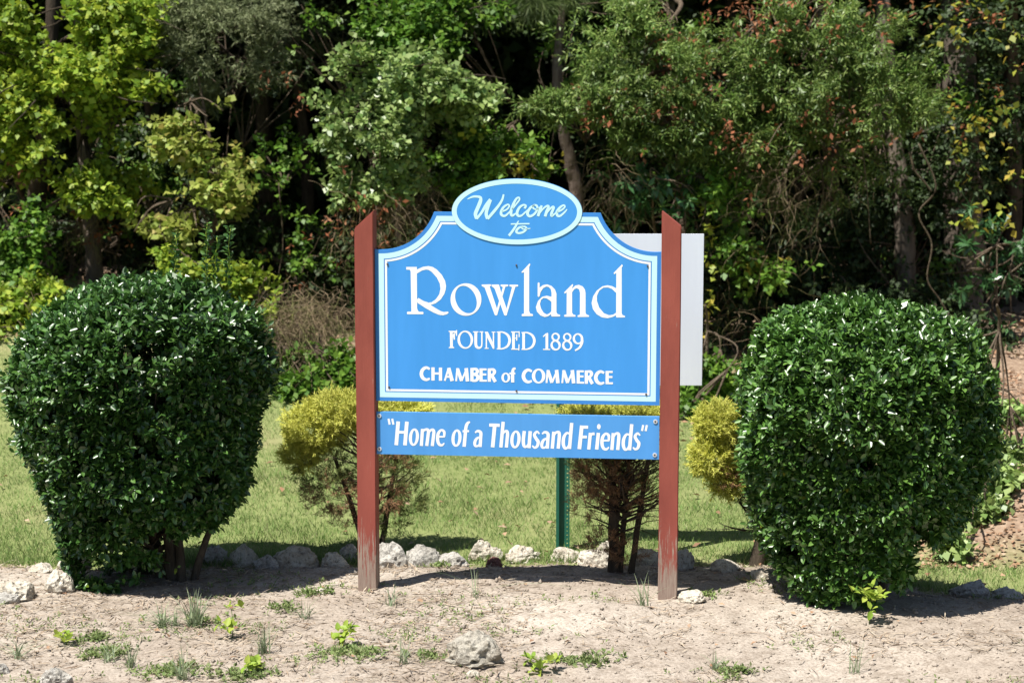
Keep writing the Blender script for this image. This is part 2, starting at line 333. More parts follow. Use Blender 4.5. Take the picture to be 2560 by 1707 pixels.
# ------------------------------------------------------------------ the town sign
YAW = 0.0994
SO = Vector((0.026, 0.005, gz(0.026, 0)))
SO.z = 0.0
cy_, sy_ = math.cos(YAW), math.sin(YAW)
def uz(px, py, v=0.0):                          # pixel (2560 wide) -> (along, up) in the plane of the sign
    d = ray(px/K, py/K); o = Vector((0, -10, CAM_H)) - SO
    # local axes
    dl = Vector((d.x*cy_ - d.y*sy_, d.x*sy_ + d.y*cy_, d.z)); ol = Vector((o.x*cy_ - o.y*sy_, o.x*sy_ + o.y*cy_, o.z))
    t = (v - ol.y)/dl.y; q = ol + dl*t; return (q.x, q.z)
sign = tag(empty('town_sign', SO, -YAW), 'blue welcome sign with two boards and an oval crest between red wooden posts', 'sign')
HW = 0.762; PW = 0.104; RECESS = 0.028
for s in (-1, 1):
    x0, x1 = (-HW - PW, -HW - 0.001) if s < 0 else (HW + 0.001, HW + PW)
    zi, zo = (2.068, 1.972) if s < 0 else (2.075, 1.992)
    if s < 0: zl, zr = zo, zi
    else: zl, zr = zi, zo
    y0, y1 = -RECESS, PW - RECESS
    n = 26; V = []; F = []
    for i in range(n+1):
        f = i/n
        for (x, y, zt) in ((x0, y0, zl), (x1, y0, zr), (x1, y1, zr), (x0, y1, zl)):
            z = -0.35 + f*(zt + 0.35); w = 0.0012*nz(x*9, z*4, y*9 + s)
            V.append((x + w + 0.004*s*nz(0.3, z*0.9), y + w, z))
    for i in range(n):
        for k in range(4): F.append((i*4+k, i*4+(k+1) % 4, (i+1)*4+(k+1) % 4, (i+1)*4+k))
    F.append((3, 2, 1, 0)); F.append(tuple(n*4+k for k in range(4)))
    me = mesh_py('post', V, F)
    bm = bmesh.new(); bm.from_mesh(me)
    ed = [e for e in bm.edges if len(e.link_faces) == 2 and e.link_faces[0].normal.angle(e.link_faces[1].normal, 0) > 0.6]
    bmesh.ops.bevel(bm, geom=ed, offset=0.004, segments=2, affect='EDGES'); bm.to_mesh(me); bm.free()
    o = link('post', me, M['post'], sign, True)
# panel outline: flat sides, concave shoulders, level top
def fit_circle(pts):
    A = np.array([(2*x, 2*y, 1) for x, y in pts]); b = np.array([x*x + y*y for x, y in pts])
    c = np.linalg.lstsq(A, b, rcond=None)[0]; return c[0], c[1], math.sqrt(c[2] + c[0]**2 + c[1]**2)
arc_px = [(1295, 570), (1285, 640), (1250, 730), (1180, 830), (1060, 940), (880, 1040), (700, 1100), (475, 1138)]
acx, acz, acr = fit_circle([uz(860 + x/5.807, 430 + y/5.807) for x, y in arc_px])
ZB, ZT = 1.041, uz(860 + 1295/5.807, 430 + 570/5.807)[1] - 0.004
def outline(d):
    r = acr + d; zt = ZT - d; xs = HW - d
    a0 = math.asin(max(-1, min(1, (zt - acz)/r))); a1 = -math.acos(max(-1, min(1, (-xs - acx)/r)))
    arc = [(acx + r*math.cos(a0 + (a1-a0)*i/22), acz + r*math.sin(a0 + (a1-a0)*i/22)) for i in range(23)]
    left = arc + [(-xs, ZB + d)]
    return left + [(-x, z) for x, z in reversed(left)]          # shelf, down the left, along the bottom, up the right
def prism(name, poly, v0, v1, mat, parent, bev=0.0):
    nP = len(poly); V = [(x, v0, z) for x, z in poly] + [(x, v1, z) for x, z in poly]
    tri = tessellate_polygon([[Vector((x, z, 0)) for x, z in poly]])
    F = [tuple(t) for t in tri] + [tuple(i + nP for i in t[::-1]) for t in tri]
    F += [(i, (i+1) % nP, (i+1) % nP + nP, i + nP) for i in range(nP)]
    me = mesh_py(name, V, F); bm = bmesh.new(); bm.from_mesh(me); bmesh.ops.recalc_face_normals(bm, faces=bm.faces[:]); bm.to_mesh(me); bm.free()
    return link(name, me, mat, parent, True)
def band(name, A, B, v, mat, parent, thick=0.0008):
    nP = len(A); V = [(x, v, z) for x, z in A] + [(x, v, z) for x, z in B]
    F = [(i, (i+1) % nP, (i+1) % nP + nP, i + nP) for i in range(nP)]
    return link(name, mesh_py(name, V, F), mat, parent, True)
panel = prism('main_panel', outline(0), 0.0, 0.019, M['blue'], sign)
panel['label'] = 'large sky blue panel with curved shoulders and pale border'
band('border', outline(0.0205), outline(0.0485), -0.0008, M['pale'], panel)['label'] = 'wide pale blue border stripe'
band('border', outline(0.0540), outline(0.0655), -0.0007, M['white'], panel)['label'] = 'thin white inner border line'
band('border', outline(0.0485), outline(0.0540), -0.0004, M['blue_dark'], panel)['label'] = 'narrow dark blue line between the borders'
band('border', outline(0.0002), outline(0.0205), -0.0004, M['blue_dark'], panel)['label'] = 'darker blue outer edge'
def ellipse(cx, cz, rx, rz, n=72, rot=0.0):
    out = []
    for i in range(n):
        a = 2*math.pi*i/n; x, y = rx*math.cos(a), rz*math.sin(a)
        out.append((cx + x*math.cos(rot) - y*math.sin(rot), cz + x*math.sin(rot) + y*math.cos(rot)))
    return out
ex, ez = uz(1120 + 1146/6.72, 440 + 603/6.72, -0.012); ex += 0.002
oval = prism('oval_crest', ellipse(ex, ez, 0.346, 0.1735), -0.0030, 0.017, M['blue'], sign)
band('border', ellipse(ex, ez, 0.3455, 0.173), ellipse(ex, ez, 0.3195, 0.1475), -0.0036, M['pale'], oval)
ZL0, ZL1 = 0.749, 0.9805
board = prism('slogan_board', [(-HW, ZL0), (HW, ZL0), (HW, ZL1), (-HW, ZL1)], 0.0, 0.019, M['blue_board'], sign)
board['label'] = 'long narrow blue board below the main panel'

# lettering: strokes and outlines measured on the photograph, laid flat on the boards
class Ink:
    def __init__(s, x0, y0, sc, v): s.c = (x0, y0, sc); s.v = v; s.V = []; s.F = []; s.k = 0
    def w(s, x, y):
        u, z = uz(s.c[0] + x/s.c[2], s.c[1] + y/s.c[2], s.v); return (u, s.v - 0.00004*(s.k % 12), z)
    def poly(s, pts):
        s.k += 1; b = len(s.V); s.V += [s.w(*p) for p in pts]
        s.F += [tuple(i + b for i in t) for t in tessellate_polygon([[Vector((x, y, 0)) for x, y in pts]])]
    def st(s, pts, smooth=True):
        s.k += 1; P = [Vector(p) for p in pts]
        if smooth and len(P) > 2: P = smooth_path(P, 7)
        b = len(s.V); n = len(P)
        for i, p in enumerate(P):
            t = P[min(i+1, n-1)] - P[max(i-1, 0)]; t = Vector((t.x, t.y)).normalized(); q = Vector((-t.y, t.x))*p.z/2
            s.V += [s.w(p.x + q.x, p.y + q.y), s.w(p.x - q.x, p.y - q.y)]
        s.F += [(b+2*i, b+2*i+1, b+2*i+3, b+2*i+2) for i in range(n-1)]
    def bar(s, x0, y0, x1, y1, w): s.st([(x0, y0, w), (x1, y1, w)], False)
    def ring(s, cx, cy, rx, ry, ix, iy, rot=0.0, shear=0.0, n=40):
        s.k += 1; b = len(s.V)
        A = ellipse(0, 0, rx, ry, n); B = ellipse(0, 0, ix, iy, n, rot)
        # start the inner loop at the matching angle
        B = sorted(B, key=lambda p: math.atan2(p[1], p[0]) % (2*math.pi)); A = sorted(A, key=lambda p: math.atan2(p[1], p[0]) % (2*math.pi))
        s.V += [s.w(cx + x - shear*y, cy + y) for x, y in A + B]
        s.F += [(b+i, b+(i+1) % n, b+n+(i+1) % n, b+n+i) for i in range(n)]
    def done(s, parent, label, mat):
        o = link('lettering', mesh_py('lettering', s.V, s.F), mat, parent, True); o['label'] = label; return o
# Welcome to
g = Ink(1120, 440, 6.72, -0.0037)
for t in ([(325,390,14),(420,350,34),(510,350,40),(550,372,46),(540,440,62),(490,560,62),(462,640,62),(480,722,50)],
          [(480,722,42),(560,620,42),(640,490,50),(715,395,54)], [(715,400,54),(670,520,56),(642,630,56),(662,722,50)],
          [(665,722,46),(760,610,50),(850,500,44),(910,400,38),(935,310,30)],
          [(905,600,26),(990,562,28),(1030,505,28),(1000,482,30),(930,530,40),(892,610,46),(905,660,42),(960,670,36),(1030,610,28),(1085,540,24)],
          [(1075,565,24),(1150,470,28),(1200,400,28),(1188,362,28),(1140,395,38),(1080,520,48),(1058,620,48),(1078,668,40),(1140,630,26)],
          [(1285,548,38),(1308,505,34),(1268,487,32),(1200,532,42),(1160,620,46),(1184,672,40),(1240,662,32),(1310,600,26),(1360,560,24)],
          [(1455,485,32),(1380,540,42),(1335,630,46),(1375,678,42),(1450,640,38),(1502,560,36),(1490,500,34),(1440,492,30),(1428,535,30),(1480,562,24),(1560,520,24)],
          [(1575,497,38),(1540,590,48),(1512,678,46)], [(1520,650,28),(1590,560,30),(1660,505,32),(1690,515,38),(1660,590,48),(1632,682,46)],
          [(1640,650,28),(1700,570,30),(1755,520,34),(1776,535,40),(1742,620,46),(1742,670,42),(1790,640,28),(1832,608,26)],
          [(1830,610,28),(1910,572,30),(1962,522,28),(1942,492,28),(1880,532,40),(1828,610,46),(1842,668,42),(1890,668,36),(1960,608,28),(2000,560,18)],
          [(1185,752,16),(1140,840,36),(1080,930,40),(1022,1004,42)], [(1270,845,24),(1190,872,38),(1148,930,40),(1182,960,36),(1260,944,36),(1320,890,32),(1290,852,28),(1240,866,24),(1262,894,22),(1320,890,20),(1385,880,14)]):
    g.st(t)
g.bar(1055, 808, 1370, 803, 24)
g.done(oval, 'pale script lettering reading Welcome to', M['pale'])
# Rowland
g = Ink(1000, 640, 7.84, -0.0006)
for t in ([(122,215),(330,215),(335,1020),(345,1060),(370,1092),(450,1092),(462,1115),(455,1140),(140,1140),(135,1105),(150,1090),(222,1090),(208,300),(190,270),(125,268)],
          [(330,268),(450,212),(560,198),(640,215),(720,265),(820,370),(885,490),(903,590),(895,660),(870,740),(800,850),(700,925),(600,960),(565,912),(620,905),(700,850),(770,750),(793,640),(780,540),(720,420),(620,310),(560,272),(510,265),(430,285),(330,345)],
          [(362,822),(460,880),(560,914),(600,960),(720,1035),(800,1080),(860,1098),(935,1088),(955,1108),(920,1140),(840,1162),(760,1150),(650,1105),(500,1020),(340,915),(335,850)],
          [(1600,560),(1780,555),(1783,585),(1758,600),(1905,1045),(1910,1150),(1880,1168),(1855,1150),(1660,620),(1600,585)],
          [(1905,1150),(2065,602),(2110,596),(2125,580),(2120,560),(1972,560),(1972,590),(2015,610),(1898,1040),(1885,1140)],
          [(1795,560),(1940,558),(1990,740),(2095,1045),(2095,1160),(2070,1168),(2045,1160),(1855,640),(1795,590)],
          [(2090,1160),(2262,602),(2310,598),(2318,580),(2310,562),(2145,562),(2145,592),(2195,610),(2086,1045),(2070,1130)]):
    g.poly(t)
g.ring(1293, 853, 303, 318, 198, 280, -0.40)
g.c = (1280, 640, 7.84)
for t in ([(345,143),(360,165),(337,215),(337,1080),(355,1125),(410,1140),(410,1175),(195,1180),(188,1150),(200,1135),(235,1130),(237,315),(205,330),(183,318)],
          [(540,620),(610,570),(690,555),(780,590),(845,660),(872,740),(872,1100),(890,1135),(945,1155),(940,1185),(780,1185),(765,1165),(770,1140),(775,720),(760,650),(715,605),(670,600),(610,630),(560,710),(540,790),(520,803),(503,790),(503,530),(525,517),(542,532)],
          [(778,800),(680,778),(590,800),(510,880),(468,1000),(490,1090),(560,1165),(640,1195),(710,1180),(778,1130),(778,1075),(730,1125),(680,1145),(620,1110),(570,1030),(548,940),(570,860),(620,820),(680,830),(740,870),(778,905)],
          [(1185,548),(1200,570),(1178,625),(1178,1110),(1200,1145),(1245,1158),(1245,1188),(1030,1190),(1020,1165),(1035,1150),(1070,1145),(1073,715),(1035,735),(1020,715)],
          [(1176,640),(1240,580),(1310,565),(1385,595),(1430,660),(1442,730),(1442,1110),(1460,1145),(1512,1165),(1508,1192),(1290,1194),(1283,1165),(1330,1148),(1333,720),(1315,655),(1270,630),(1220,650),(1176,715)],
          [(2155,165),(2175,190),(2150,230),(2150,1120),(2165,1155),(2215,1175),(2215,1202),(2050,1205),(2040,1190),(2045,330),(2005,358),(1990,335)],
          [(2048,635),(1960,590),(1870,573),(1770,595),(1660,680),(1590,790),(1560,920),(1585,1040),(1660,1140),(1760,1200),(1870,1218),(1970,1195),(2048,1155),(2048,1105),(1980,1150),(1900,1160),(1800,1120),(1710,1010),(1665,880),(1665,780),(1710,680),(1790,620),(1880,615),(1960,645),(2048,730)]):
    g.poly(t)
g.done(panel, 'large white serif lettering reading Rowland', M['white'])
# FOUNDED 1889
g = Ink(1110, 810, 6.533, -0.0006)
g.poly([(95,118),(142,118),(145,368),(166,378),(166,393),(78,393),(78,378),(100,370)])
g.poly([(75,110),(190,112),(200,98),(214,98),(214,195),(200,195),(190,150),(140,136),(75,126)])
g.poly([(140,190),(158,150),(178,150),(180,255),(160,258),(150,215),(140,212)])
g.ring(348, 255, 128, 148, 86, 124, -0.12)
g.st([(520,125,48),(520,330,46),(542,376,42),(576,388,34),(608,368,26),(618,320,22),(618,125,24)])
g.bar(475,127,562,127,17); g.bar(582,128,642,128,17)
g.bar(692,140,692,392,22); g.bar(664,396,730,396,15); g.poly([(664,125),(716,125),(822,350),(822,405),(800,405),(690,190)]); g.bar(808,130,808,400,22); g.bar(778,131,840,131,15)
for dx, dy in ((0, 0), (404, 8)):
    g.bar(900+dx-dx*0.01,132+dy,900+dx-dx*0.01,402+dy,44)
    g.st([(862+dx,131+dy,16),(960+dx,133+dy,24),(1040+dx,180+dy,38),(1072+dx,265+dy,44),(1040+dx,355+dy,38),(960+dx,400+dy,24),(862+dx,404+dy,16)])
g.bar(1135,130,1135,408,44); g.bar(1096,129,1224,131,19); g.bar(1228,117,1228,213,17); g.bar(1150,232,1188,230,15); g.bar(1188,168,1188,272,19); g.bar(1098,408,1226,410,19); g.bar(1225,330,1222,430,17)
g.bar(1680,152,1680,412,44); g.st([(1697,148,16),(1660,170,22),(1618,207,16)]); g.bar(1616,413,1734,415,17)
for cx in (1823, 2013):
    g.ring(cx, 210 + (cx-1823)*0.016, 69, 68, 38, 44, -0.5); g.ring(cx, 345 + (cx-1823)*0.016, 84, 86, 46, 60, -0.4)
g.ring(2188, 240, 86, 90, 48, 66, -0.2); g.st([(2252,235,42),(2254,300,42),(2215,382,36),(2140,432,24)])
g.done(panel, 'white lettering reading FOUNDED 1889', M['white'])
# CHAMBER of COMMERCE
g = Ink(1040, 900, 4.704, -0.0006)
def bigC(x, y): g.st([(x+162,y+105,26),(x+120,y+88,32),(x+80,y+112,40),(x+63,y+160,42),(x+80,y+208,40),(x+120,y+230,32),(x+162,y+217,24)])
def bigM(x, y):
    g.bar(x+18,y+2,x+4,y+155,22); g.bar(x+20,y+8,x+68,y+152,38); g.bar(x+130,y+8,x+68,y+152,22); g.bar(x+122,y+2,x+138,y+158,42)
def bigE(x, y): g.bar(x,y,x,y+155,37); g.bar(x,y+11,x+65,y+12,23); g.bar(x,y+71,x+62,y+72,23); g.bar(x,y+144,x+68,y+145,23)
def bigR(x, y): g.bar(x,y,x,y+156,37); g.st([(x,y+11,23),(x+48,y+15,34),(x+61,y+42,38),(x+43,y+71,30),(x,y+79,23)]); g.bar(x+26,y+76,x+72,y+157,38)
bigC(0, 0); g.bar(200,85,200,240,38); g.bar(288,88,288,242,38); g.bar(200,156,288,158,25)
g.bar(384,92,338,243,22); g.bar(384,92,426,245,42); g.bar(352,196,412,197,21)
bigM(468, 92)
g.bar(658,92,658,249,38); g.st([(658,103,24),(708,108,34),(722,135,38),(702,160,30),(658,165,22)]); g.st([(658,168,22),(714,178,34),(728,208,40),(706,238,32),(658,242,24)])
bigE(765, 97); bigR(862, 98)
g.ring(1056, 205, 52, 58, 23, 42); g.st([(1172,98,22),(1146,106,30),(1137,150,38),(1137,262,38)]); g.bar(1098,156,1168,157,21)
bigC(1200, 27); g.ring(1442, 187, 79, 87, 40, 68); bigM(1531, 113); bigM(1716, 115); bigE(1908, 120); bigR(2003, 122); bigC(2051, 46); bigE(2248, 127)
g.done(panel, 'white capitals reading CHAMBER of COMMERCE', M['white'])
# "Home of a Thousand Friends"
g = Ink(930, 1030, 6.533, -0.0006)
def lo(x, y): g.ring(x, y, 82, 142, 31, 108, 0, 0.07)
def la(x, y): g.st([(x-95,y+40,22),(x-52,y+12,40),(x-2,y+38,50),(x-3,y+125,52),(x-12,y+272,52)]); g.st([(x-3,y+108,26),(x-66,y+134,40),(x-98,y+195,50),(x-92,y+252,40),(x-48,y+254,30),(x-8,y+206,24)])
def le(x, y): g.bar(x+5,y+112,x+112,y+112,28); g.st([(x+102,y+112,34),(x+100,y+32,44),(x+52,y+4,36),(x+4,y+62,50),(x-6,y+162,52),(x+18,y+234,46),(x+66,y+250,36),(x+104,y+216,20)])
def ln(x, y): g.bar(x,y,x-24,y+268,52); g.st([(x-6,y+80,28),(x+34,y+14,36),(x+80,y+10,46),(x+88,y+60,52),(x+82,y+140,52),(x+70,y+268,52)])
def ld(x, y): g.bar(x,y,x-36,y+413,54); g.st([(x-25,y+176,26),(x-80,y+162,36),(x-125,y+230,50),(x-134,y+330,52),(x-110,y+398,44),(x-70,y+393,32),(x-32,y+322,26)])
def ls(x, y): g.st([(x+112,y+36,22),(x+72,y+1,34),(x+32,y+50,46),(x+60,y+112,50),(x+92,y+162,52),(x+76,y+232,44),(x+32,y+254,34),(x-2,y+222,20)])
g.bar(270,106,288,202,34); g.bar(330,106,350,202,34)
g.bar(428,150,396,538,60); g.bar(570,154,538,540,60); g.bar(420,326,562,328,44); lo(685, 407)
g.bar(825,272,806,550,52); g.st([(815,345,30),(850,295,36),(898,282,44),(922,310,50),(915,385,52),(894,550,52)]); g.st([(922,345,30),(955,298,36),(992,286,42),(1010,315,50),(1005,385,52),(984,552,52)])
le(1078, 288); lo(1380, 422)
g.st([(1600,158,24),(1562,180,46),(1535,245,52),(1520,400,54),(1504,563,56)]); g.bar(1480,310,1585,309,34)
la(1778, 295); g.bar(1914,210,2086,214,52); g.bar(2006,200,1970,573,60)
g.bar(2143,156,2105,575,54); g.st([(2118,385,28),(2160,322,36),(2204,312,46),(2214,362,52),(2207,440,52),(2195,576,52)])
g.c = (1280, 1030, 6.357)
lo(55, 432); g.st([(196,298,52),(181,430,52),(186,518,50),(215,552,36),(252,520,28),(275,470,26)]); g.bar(290,300,270,570,54)
ls(324, 308); la(573, 305); ln(664, 310); ld(949, 170)
g.bar(1110,212,1070,586,60); g.bar(1100,236,1210,238,48); g.bar(1095,392,1190,394,44)
g.bar(1246,328,1220,592,52); g.st([(1240,405,28),(1268,350,38),(1312,342,46)])
g.bar(1373,328,1346,592,54); g.poly(ellipse(1380, 230, 29, 42, 20)); le(1436, 338); ln(1610, 332); ld(1903, 190); ls(1924, 334)
g.bar(2085,203,2066,298,34); g.bar(2143,205,2124,300,34)
g.done(board, 'white slanted lettering reading Home of a Thousand Friends', M['white'])
def screw(px, py, v, parent, r, washer=False):
    u, z = uz(px, py, v); bm = bmesh.new()
    bmesh.ops.create_uvsphere(bm, u_segments=10, v_segments=6, radius=r, matrix=Matrix.Translation((u, v, z)) @ Matrix.Diagonal((1, 0.55, 1, 1)))
    me = bpy.data.meshes.new('screw'); bm.to_mesh(me); bm.free()
    s = link('screw', me, M['steel'], parent, True)
    if washer:
        V, F = tube_vf([(u, v + 0.004, z), (u, v - 0.0008, z)], [r*2.1, r*2.1], 14)
        s2 = link('washer', mesh_py('washer', V, F), M['washer'], parent, True)
for x, y in ((275,608),(1090,615),(1920,620),(285,1385),(1090,1408),(1910,1430)): screw(860 + x/2.529, 420 + y/2.529, -0.003, panel, 0.0055)
for x, y in ((118,60),(122,600)): screw(930 + x/6.533, 1030 + y/6.533, -0.003, board, 0.0055, True)
for x, y in ((2278,150),(2268,680)): screw(1280 + x/6.357, 1030 + y/6.357, -0.003, board, 0.0055, True)

# ------------------------------------------------------------------ blank white sign behind, on green channel posts
pb = ground_at(1292, 1266); bs = tag(empty('blank_sign', pb), 'plain white rectangular sign panel on green punched posts behind the town sign', 'sign')
q0 = at(1250, 537, pb.y); q1 = at(1617, 537, pb.y); z1 = q1.z; z0 = at(1609, 885, pb.y).z
V, F = box_vf(q0.x, q1.x, pb.y - 0.004, pb.y - 0.001, z0, z1)
link('panel', bevel(mesh_py('panel', V, F), 0.001, 1), M['white_panel'], bs)
def channel_post(x, y, ztop):
    zg = gz(x, y); z0 = zg - 0.3; V = []; F = []
    def add(b):
        k = len(V); V.extend(b[0]); F.extend([tuple(i + k for i in f) for f in b[1]])
    add(box_vf(x - 0.040, x - 0.026, y, y + 0.004, z0, ztop))
    add(box_vf(x - 0.026, x - 0.022, y, y + 0.034, z0, ztop)); add(box_vf(x - 0.022, x + 0.012, y + 0.030, y + 0.034, z0, ztop))
    add(box_vf(x + 0.012, x + 0.016, y, y + 0.034, z0, ztop))
    add(box_vf(x + 0.016, x + 0.024, y, y + 0.004, z0, ztop)); add(box_vf(x + 0.032, x + 0.042, y, y + 0.004, z0, ztop))
    z = z0
    while z < ztop - 0.02: add(box_vf(x + 0.024, x + 0.032, y, y + 0.004, z, z + 0.017)); z += 0.0254
    return link('post', mesh_py('post', V, F), M['green_paint'], bs)
channel_post(pb.x, pb.y, z1 - 0.03)
channel_post(at(1536, 1266, pb.y).x, pb.y, z1 - 0.03)

# ------------------------------------------------------------------ stones
def stone(px, py, w, h, label, mat='rock', depth=0.8, seed=0, name='stone', flat=0.0):
    c = ground_at(px, py - (8 if name == 'edging_stone' else 0)); s = 4352/(c.y + 10); W = w*1.08/s; H = h/s*0.95
    c.z = gz(c.x, c.y)
    rnd = random.Random(seed*7 + 3); bm = bmesh.new()
    bmesh.ops.create_icosphere(bm, subdivisions=4, radius=1)
    cuts = [(Vector((rnd.gauss(0, 1), rnd.gauss(0, 1), rnd.gauss(0.2, 0.8))).normalized(), rnd.uniform(0.62, 0.9)) for _ in range(9)]
    off = Vector((seed*3.1, seed*1.7, seed*0.9))
    for v in bm.verts:
        p = v.co.normalized(); r = 1 + 0.26*noise.noise(p*1.3 + off) + 0.22*noise.noise(p*2.9 + off) + 0.13*noise.noise(p*6 + off) - 0.16*abs(noise.noise(p*9 + off)) + 0.09*noise.noise(p*17 + off)
        q = p*r
        for nrm, d in cuts:
            k = q.dot(nrm) - d
            if k > 0: q -= nrm*k*0.7
        v.co = q
    zmax = max(v.co.z for v in bm.verts); xm = max(abs(v.co.x) for v in bm.verts)
    for v in bm.verts:
        v.co = Vector((v.co.x/xm*W/2, v.co.y*W/2*depth, v.co.z/zmax*H*0.75 if v.co.z > 0 else v.co.z/zmax*H*0.4))
        v.co.z += H*0.12
    me = bpy.data.meshes.new(name); bm.to_mesh(me); bm.free()
    o = link(name, me, M[mat]); o.location = c; o.rotation_euler.z = 0
    return tag(o, label, 'stone', 'stones edging the bed' if name == 'edging_stone' else None)
ES = 'edging_stone'
stones = [
 (40,1388,95,50,'low pale rock at the far left edge of the bed','rock'), (138,1374,75,62,'rounded pale rock left of the left holly foot','rock'),
 (15,1398,60,28,'flat grey slab in the far left corner of the bed edge','rock_shaded'), (178,1322,85,70,'buff rock half hidden behind lower left of the left holly','rock'),
 (95,1330,60,24,'sandy flat stone in the lawn edge at far left','rock'),
 (492,1302,70,55,'shaded rock beside the slanting stem of the left holly','rock_shaded'), (562,1305,84,62,'upright pale rock right of the left holly stems','rock'),
 (614,1318,62,42,'small shaded rock between two larger ones right of the left holly','rock_shaded'), (682,1310,120,64,'broad pale rock midway between left holly and left post','rock'),
 (772,1312,64,46,'small rock just left of the left post','rock'), (800,1296,46,52,'pointed rock touching the left post on its left','rock_shaded'),
 (896,1312,100,78,'dark shaded rock just right of the left post','rock_shaded'), (968,1312,96,70,'bluish grey shaded rock second right of the left post','rock_shaded'),
 (1036,1312,86,44,'low shaded grey rock third right of the left post','rock_shaded'), (1106,1292,62,56,'upright wedge shaped pale rock near the red stone','rock'),
 (1138,1294,46,40,'small whitish rock leaning on the wedge shaped one','rock'), (1200,1296,80,46,'wide pale rock left of the green channel post','rock'),
 (1302,1296,78,38,'whitish rock just right of the green channel post','rock'), (1372,1306,92,46,'pale rock left of the middle cypress trunk','rock'),
 (1398,1280,56,36,'small whitish rock behind the middle cypress trunk','rock'), (1486,1310,78,52,'pale rock just left of the right post','rock'),
 (1574,1324,40,60,'dark shaded rounded rock just right of the right post','rock_shaded'), (1664,1326,74,32,'low pale rock left of the right cypress trunk','rock'),
 (1746,1344,54,30,'rounded tan rock at foot of the right cypress','rock'), (2228,1384,100,52,'shaded grey rock right of the right holly','rock_shaded'),
 (2310,1392,80,34,'low shaded grey rock at the far right edge','rock_shaded')]
for i, (px, py, w, h, lab, mt) in enumerate(stones): stone(px, py, w, h, lab, mt, 0.8, i + 1, ES)
stone(1134, 1308, 40, 30, 'small reddish brown rounded stone in front of the edging rocks', 'rock_red', 0.9, 60)
stone(1098, 1542, 146, 92, 'large pitted pale boulder sunk in the foreground soil', 'rock_tan', 0.7, 64, 'boulder')
stone(132, 1580, 78, 52, 'grey rock cut by the bottom left of the picture', 'rock_shaded', 0.8, 65)
stone(8, 1556, 34, 30, 'small grey stone at the left border low down', 'rock_shaded', 0.8, 66)
stone(1086, 1566, 34, 18, 'little pale stone at the bottom below the boulder', 'rock', 0.8, 67)
stone(1588, 1388, 66, 28, 'flat pale stone at the foot of the right post', 'rock', 0.8, 68)
stone(738, 1370, 26, 14, 'small whitish pebble left of the left post foot', 'rock', 0.8, 69)

# ------------------------------------------------------------------ foliage builder
def unit(v): return v/np.maximum(1e-9, np.linalg.norm(v, axis=-1, keepdims=True))
def leaf_mesh(P, D, N, L, W, six=False, curl=0.15):
    """P base points, D leaf directions, N face normals, L lengths, W widths -> verts, faces"""
    D = unit(D); S = unit(np.cross(D, N)); N = np.cross(S, D)
    L = L[:, None]; W = W[:, None]; n = len(P)
    if six:
        v = [P, P + D*L*0.35 + S*W*0.5 + N*W*curl, P + D*L*0.72 + S*W*0.38 + N*W*curl*0.6, P + D*L - N*L*0.08, P + D*L*0.72 - S*W*0.38 + N*W*curl*0.6, P + D*L*0.35 - S*W*0.5 + N*W*curl]
        V = np.stack(v, 1).reshape(-1, 3); b = np.arange(n)[:, None]*6
        F = np.concatenate([b + np.array([[0, 1, 2, 3]]), b + np.array([[0, 3, 4, 5]])], 0)
        return V, F
    v = [P, P + D*L*0.45 + S*W*0.5 + N*W*curl, P + D*L - N*L*0.06, P + D*L*0.45 - S*W*0.5 + N*W*curl]
    V = np.stack(v, 1).reshape(-1, 3); b = np.arange(n)[:, None]*4
    return V, b + np.array([[0, 1, 2, 3]])
def sprigs(rng, Cn, A, length, nl, L, W, splay=0.8, up=0.5, six=False, jit=0.35, curl=0.15):
    """a leafy shoot at each centre Cn along axis A"""
    A = unit(A); n = len(Cn)
    R = unit(np.cross(A, rng.normal(size=(n, 3)))); T = np.cross(A, R)
    Ps, Ds, Ns = [], [], []
    ph = rng.uniform(0, 6.28, n)
    for k in range(nl):
        a = ph + k*2.4; t = (k + 0.5)/nl
        rad = R*np.cos(a)[:, None] + T*np.sin(a)[:, None]
        Ps.append(Cn + A*(t - 0.5)*length[:, None] + rad*0.004)
        d = A*(1 - splay*0.6 + 0.3*t) + rad*splay + rng.normal(size=(n, 3))*jit
        Ds.append(d)
        Ns.append(np.array([0, 0, 1.0])*up + A*0.4 + rng.normal(size=(n, 3))*0.35)
    P = np.concatenate(Ps); D = np.concatenate(Ds); N = np.concatenate(Ns); m = len(P)
    s = rng.uniform(0.65, 1.2, m)
    return leaf_mesh(P, D, N, L*s, W*s*rng.uniform(0.85, 1.15, m), six, curl)
def needles(rng, Cn, A, length, nn, L, W, spread, lit=0.6):
    A = unit(A); n = len(Cn); P = np.repeat(Cn, nn, 0); AA = np.repeat(A, nn, 0); LL = np.repeat(length, nn)
    t = rng.uniform(-0.5, 0.5, len(P)); P = P + AA*(t*LL)[:, None]
    D = AA + rng.normal(size=P.shape)*spread
    return leaf_mesh(P, D, rng.normal(size=P.shape)*0.6 + np.array([-0.25, -0.35, 0.8])*lit, L*rng.uniform(0.6, 1.3, len(P)), np.full(len(P), W), False, 0)
def vnoise(P, s, off=0.0):
    return np.array([noise.noise(Vector((p[0]*s + off, p[1]*s, p[2]*s))) for p in P])
class Fol:
    def __init__(s): s.V = []; s.F = []; s.n = 0
    def add(s, vf):
        s.V.append(vf[0]); s.F.append(vf[1] + s.n); s.n += len(vf[0])
    def build(s, name, mat, parent, kind='stuff'):
        o = link(name, mesh_np(name, np.concatenate(s.V), np.concatenate(s.F)), mat, parent)
        if kind: o['kind'] = kind
        return o
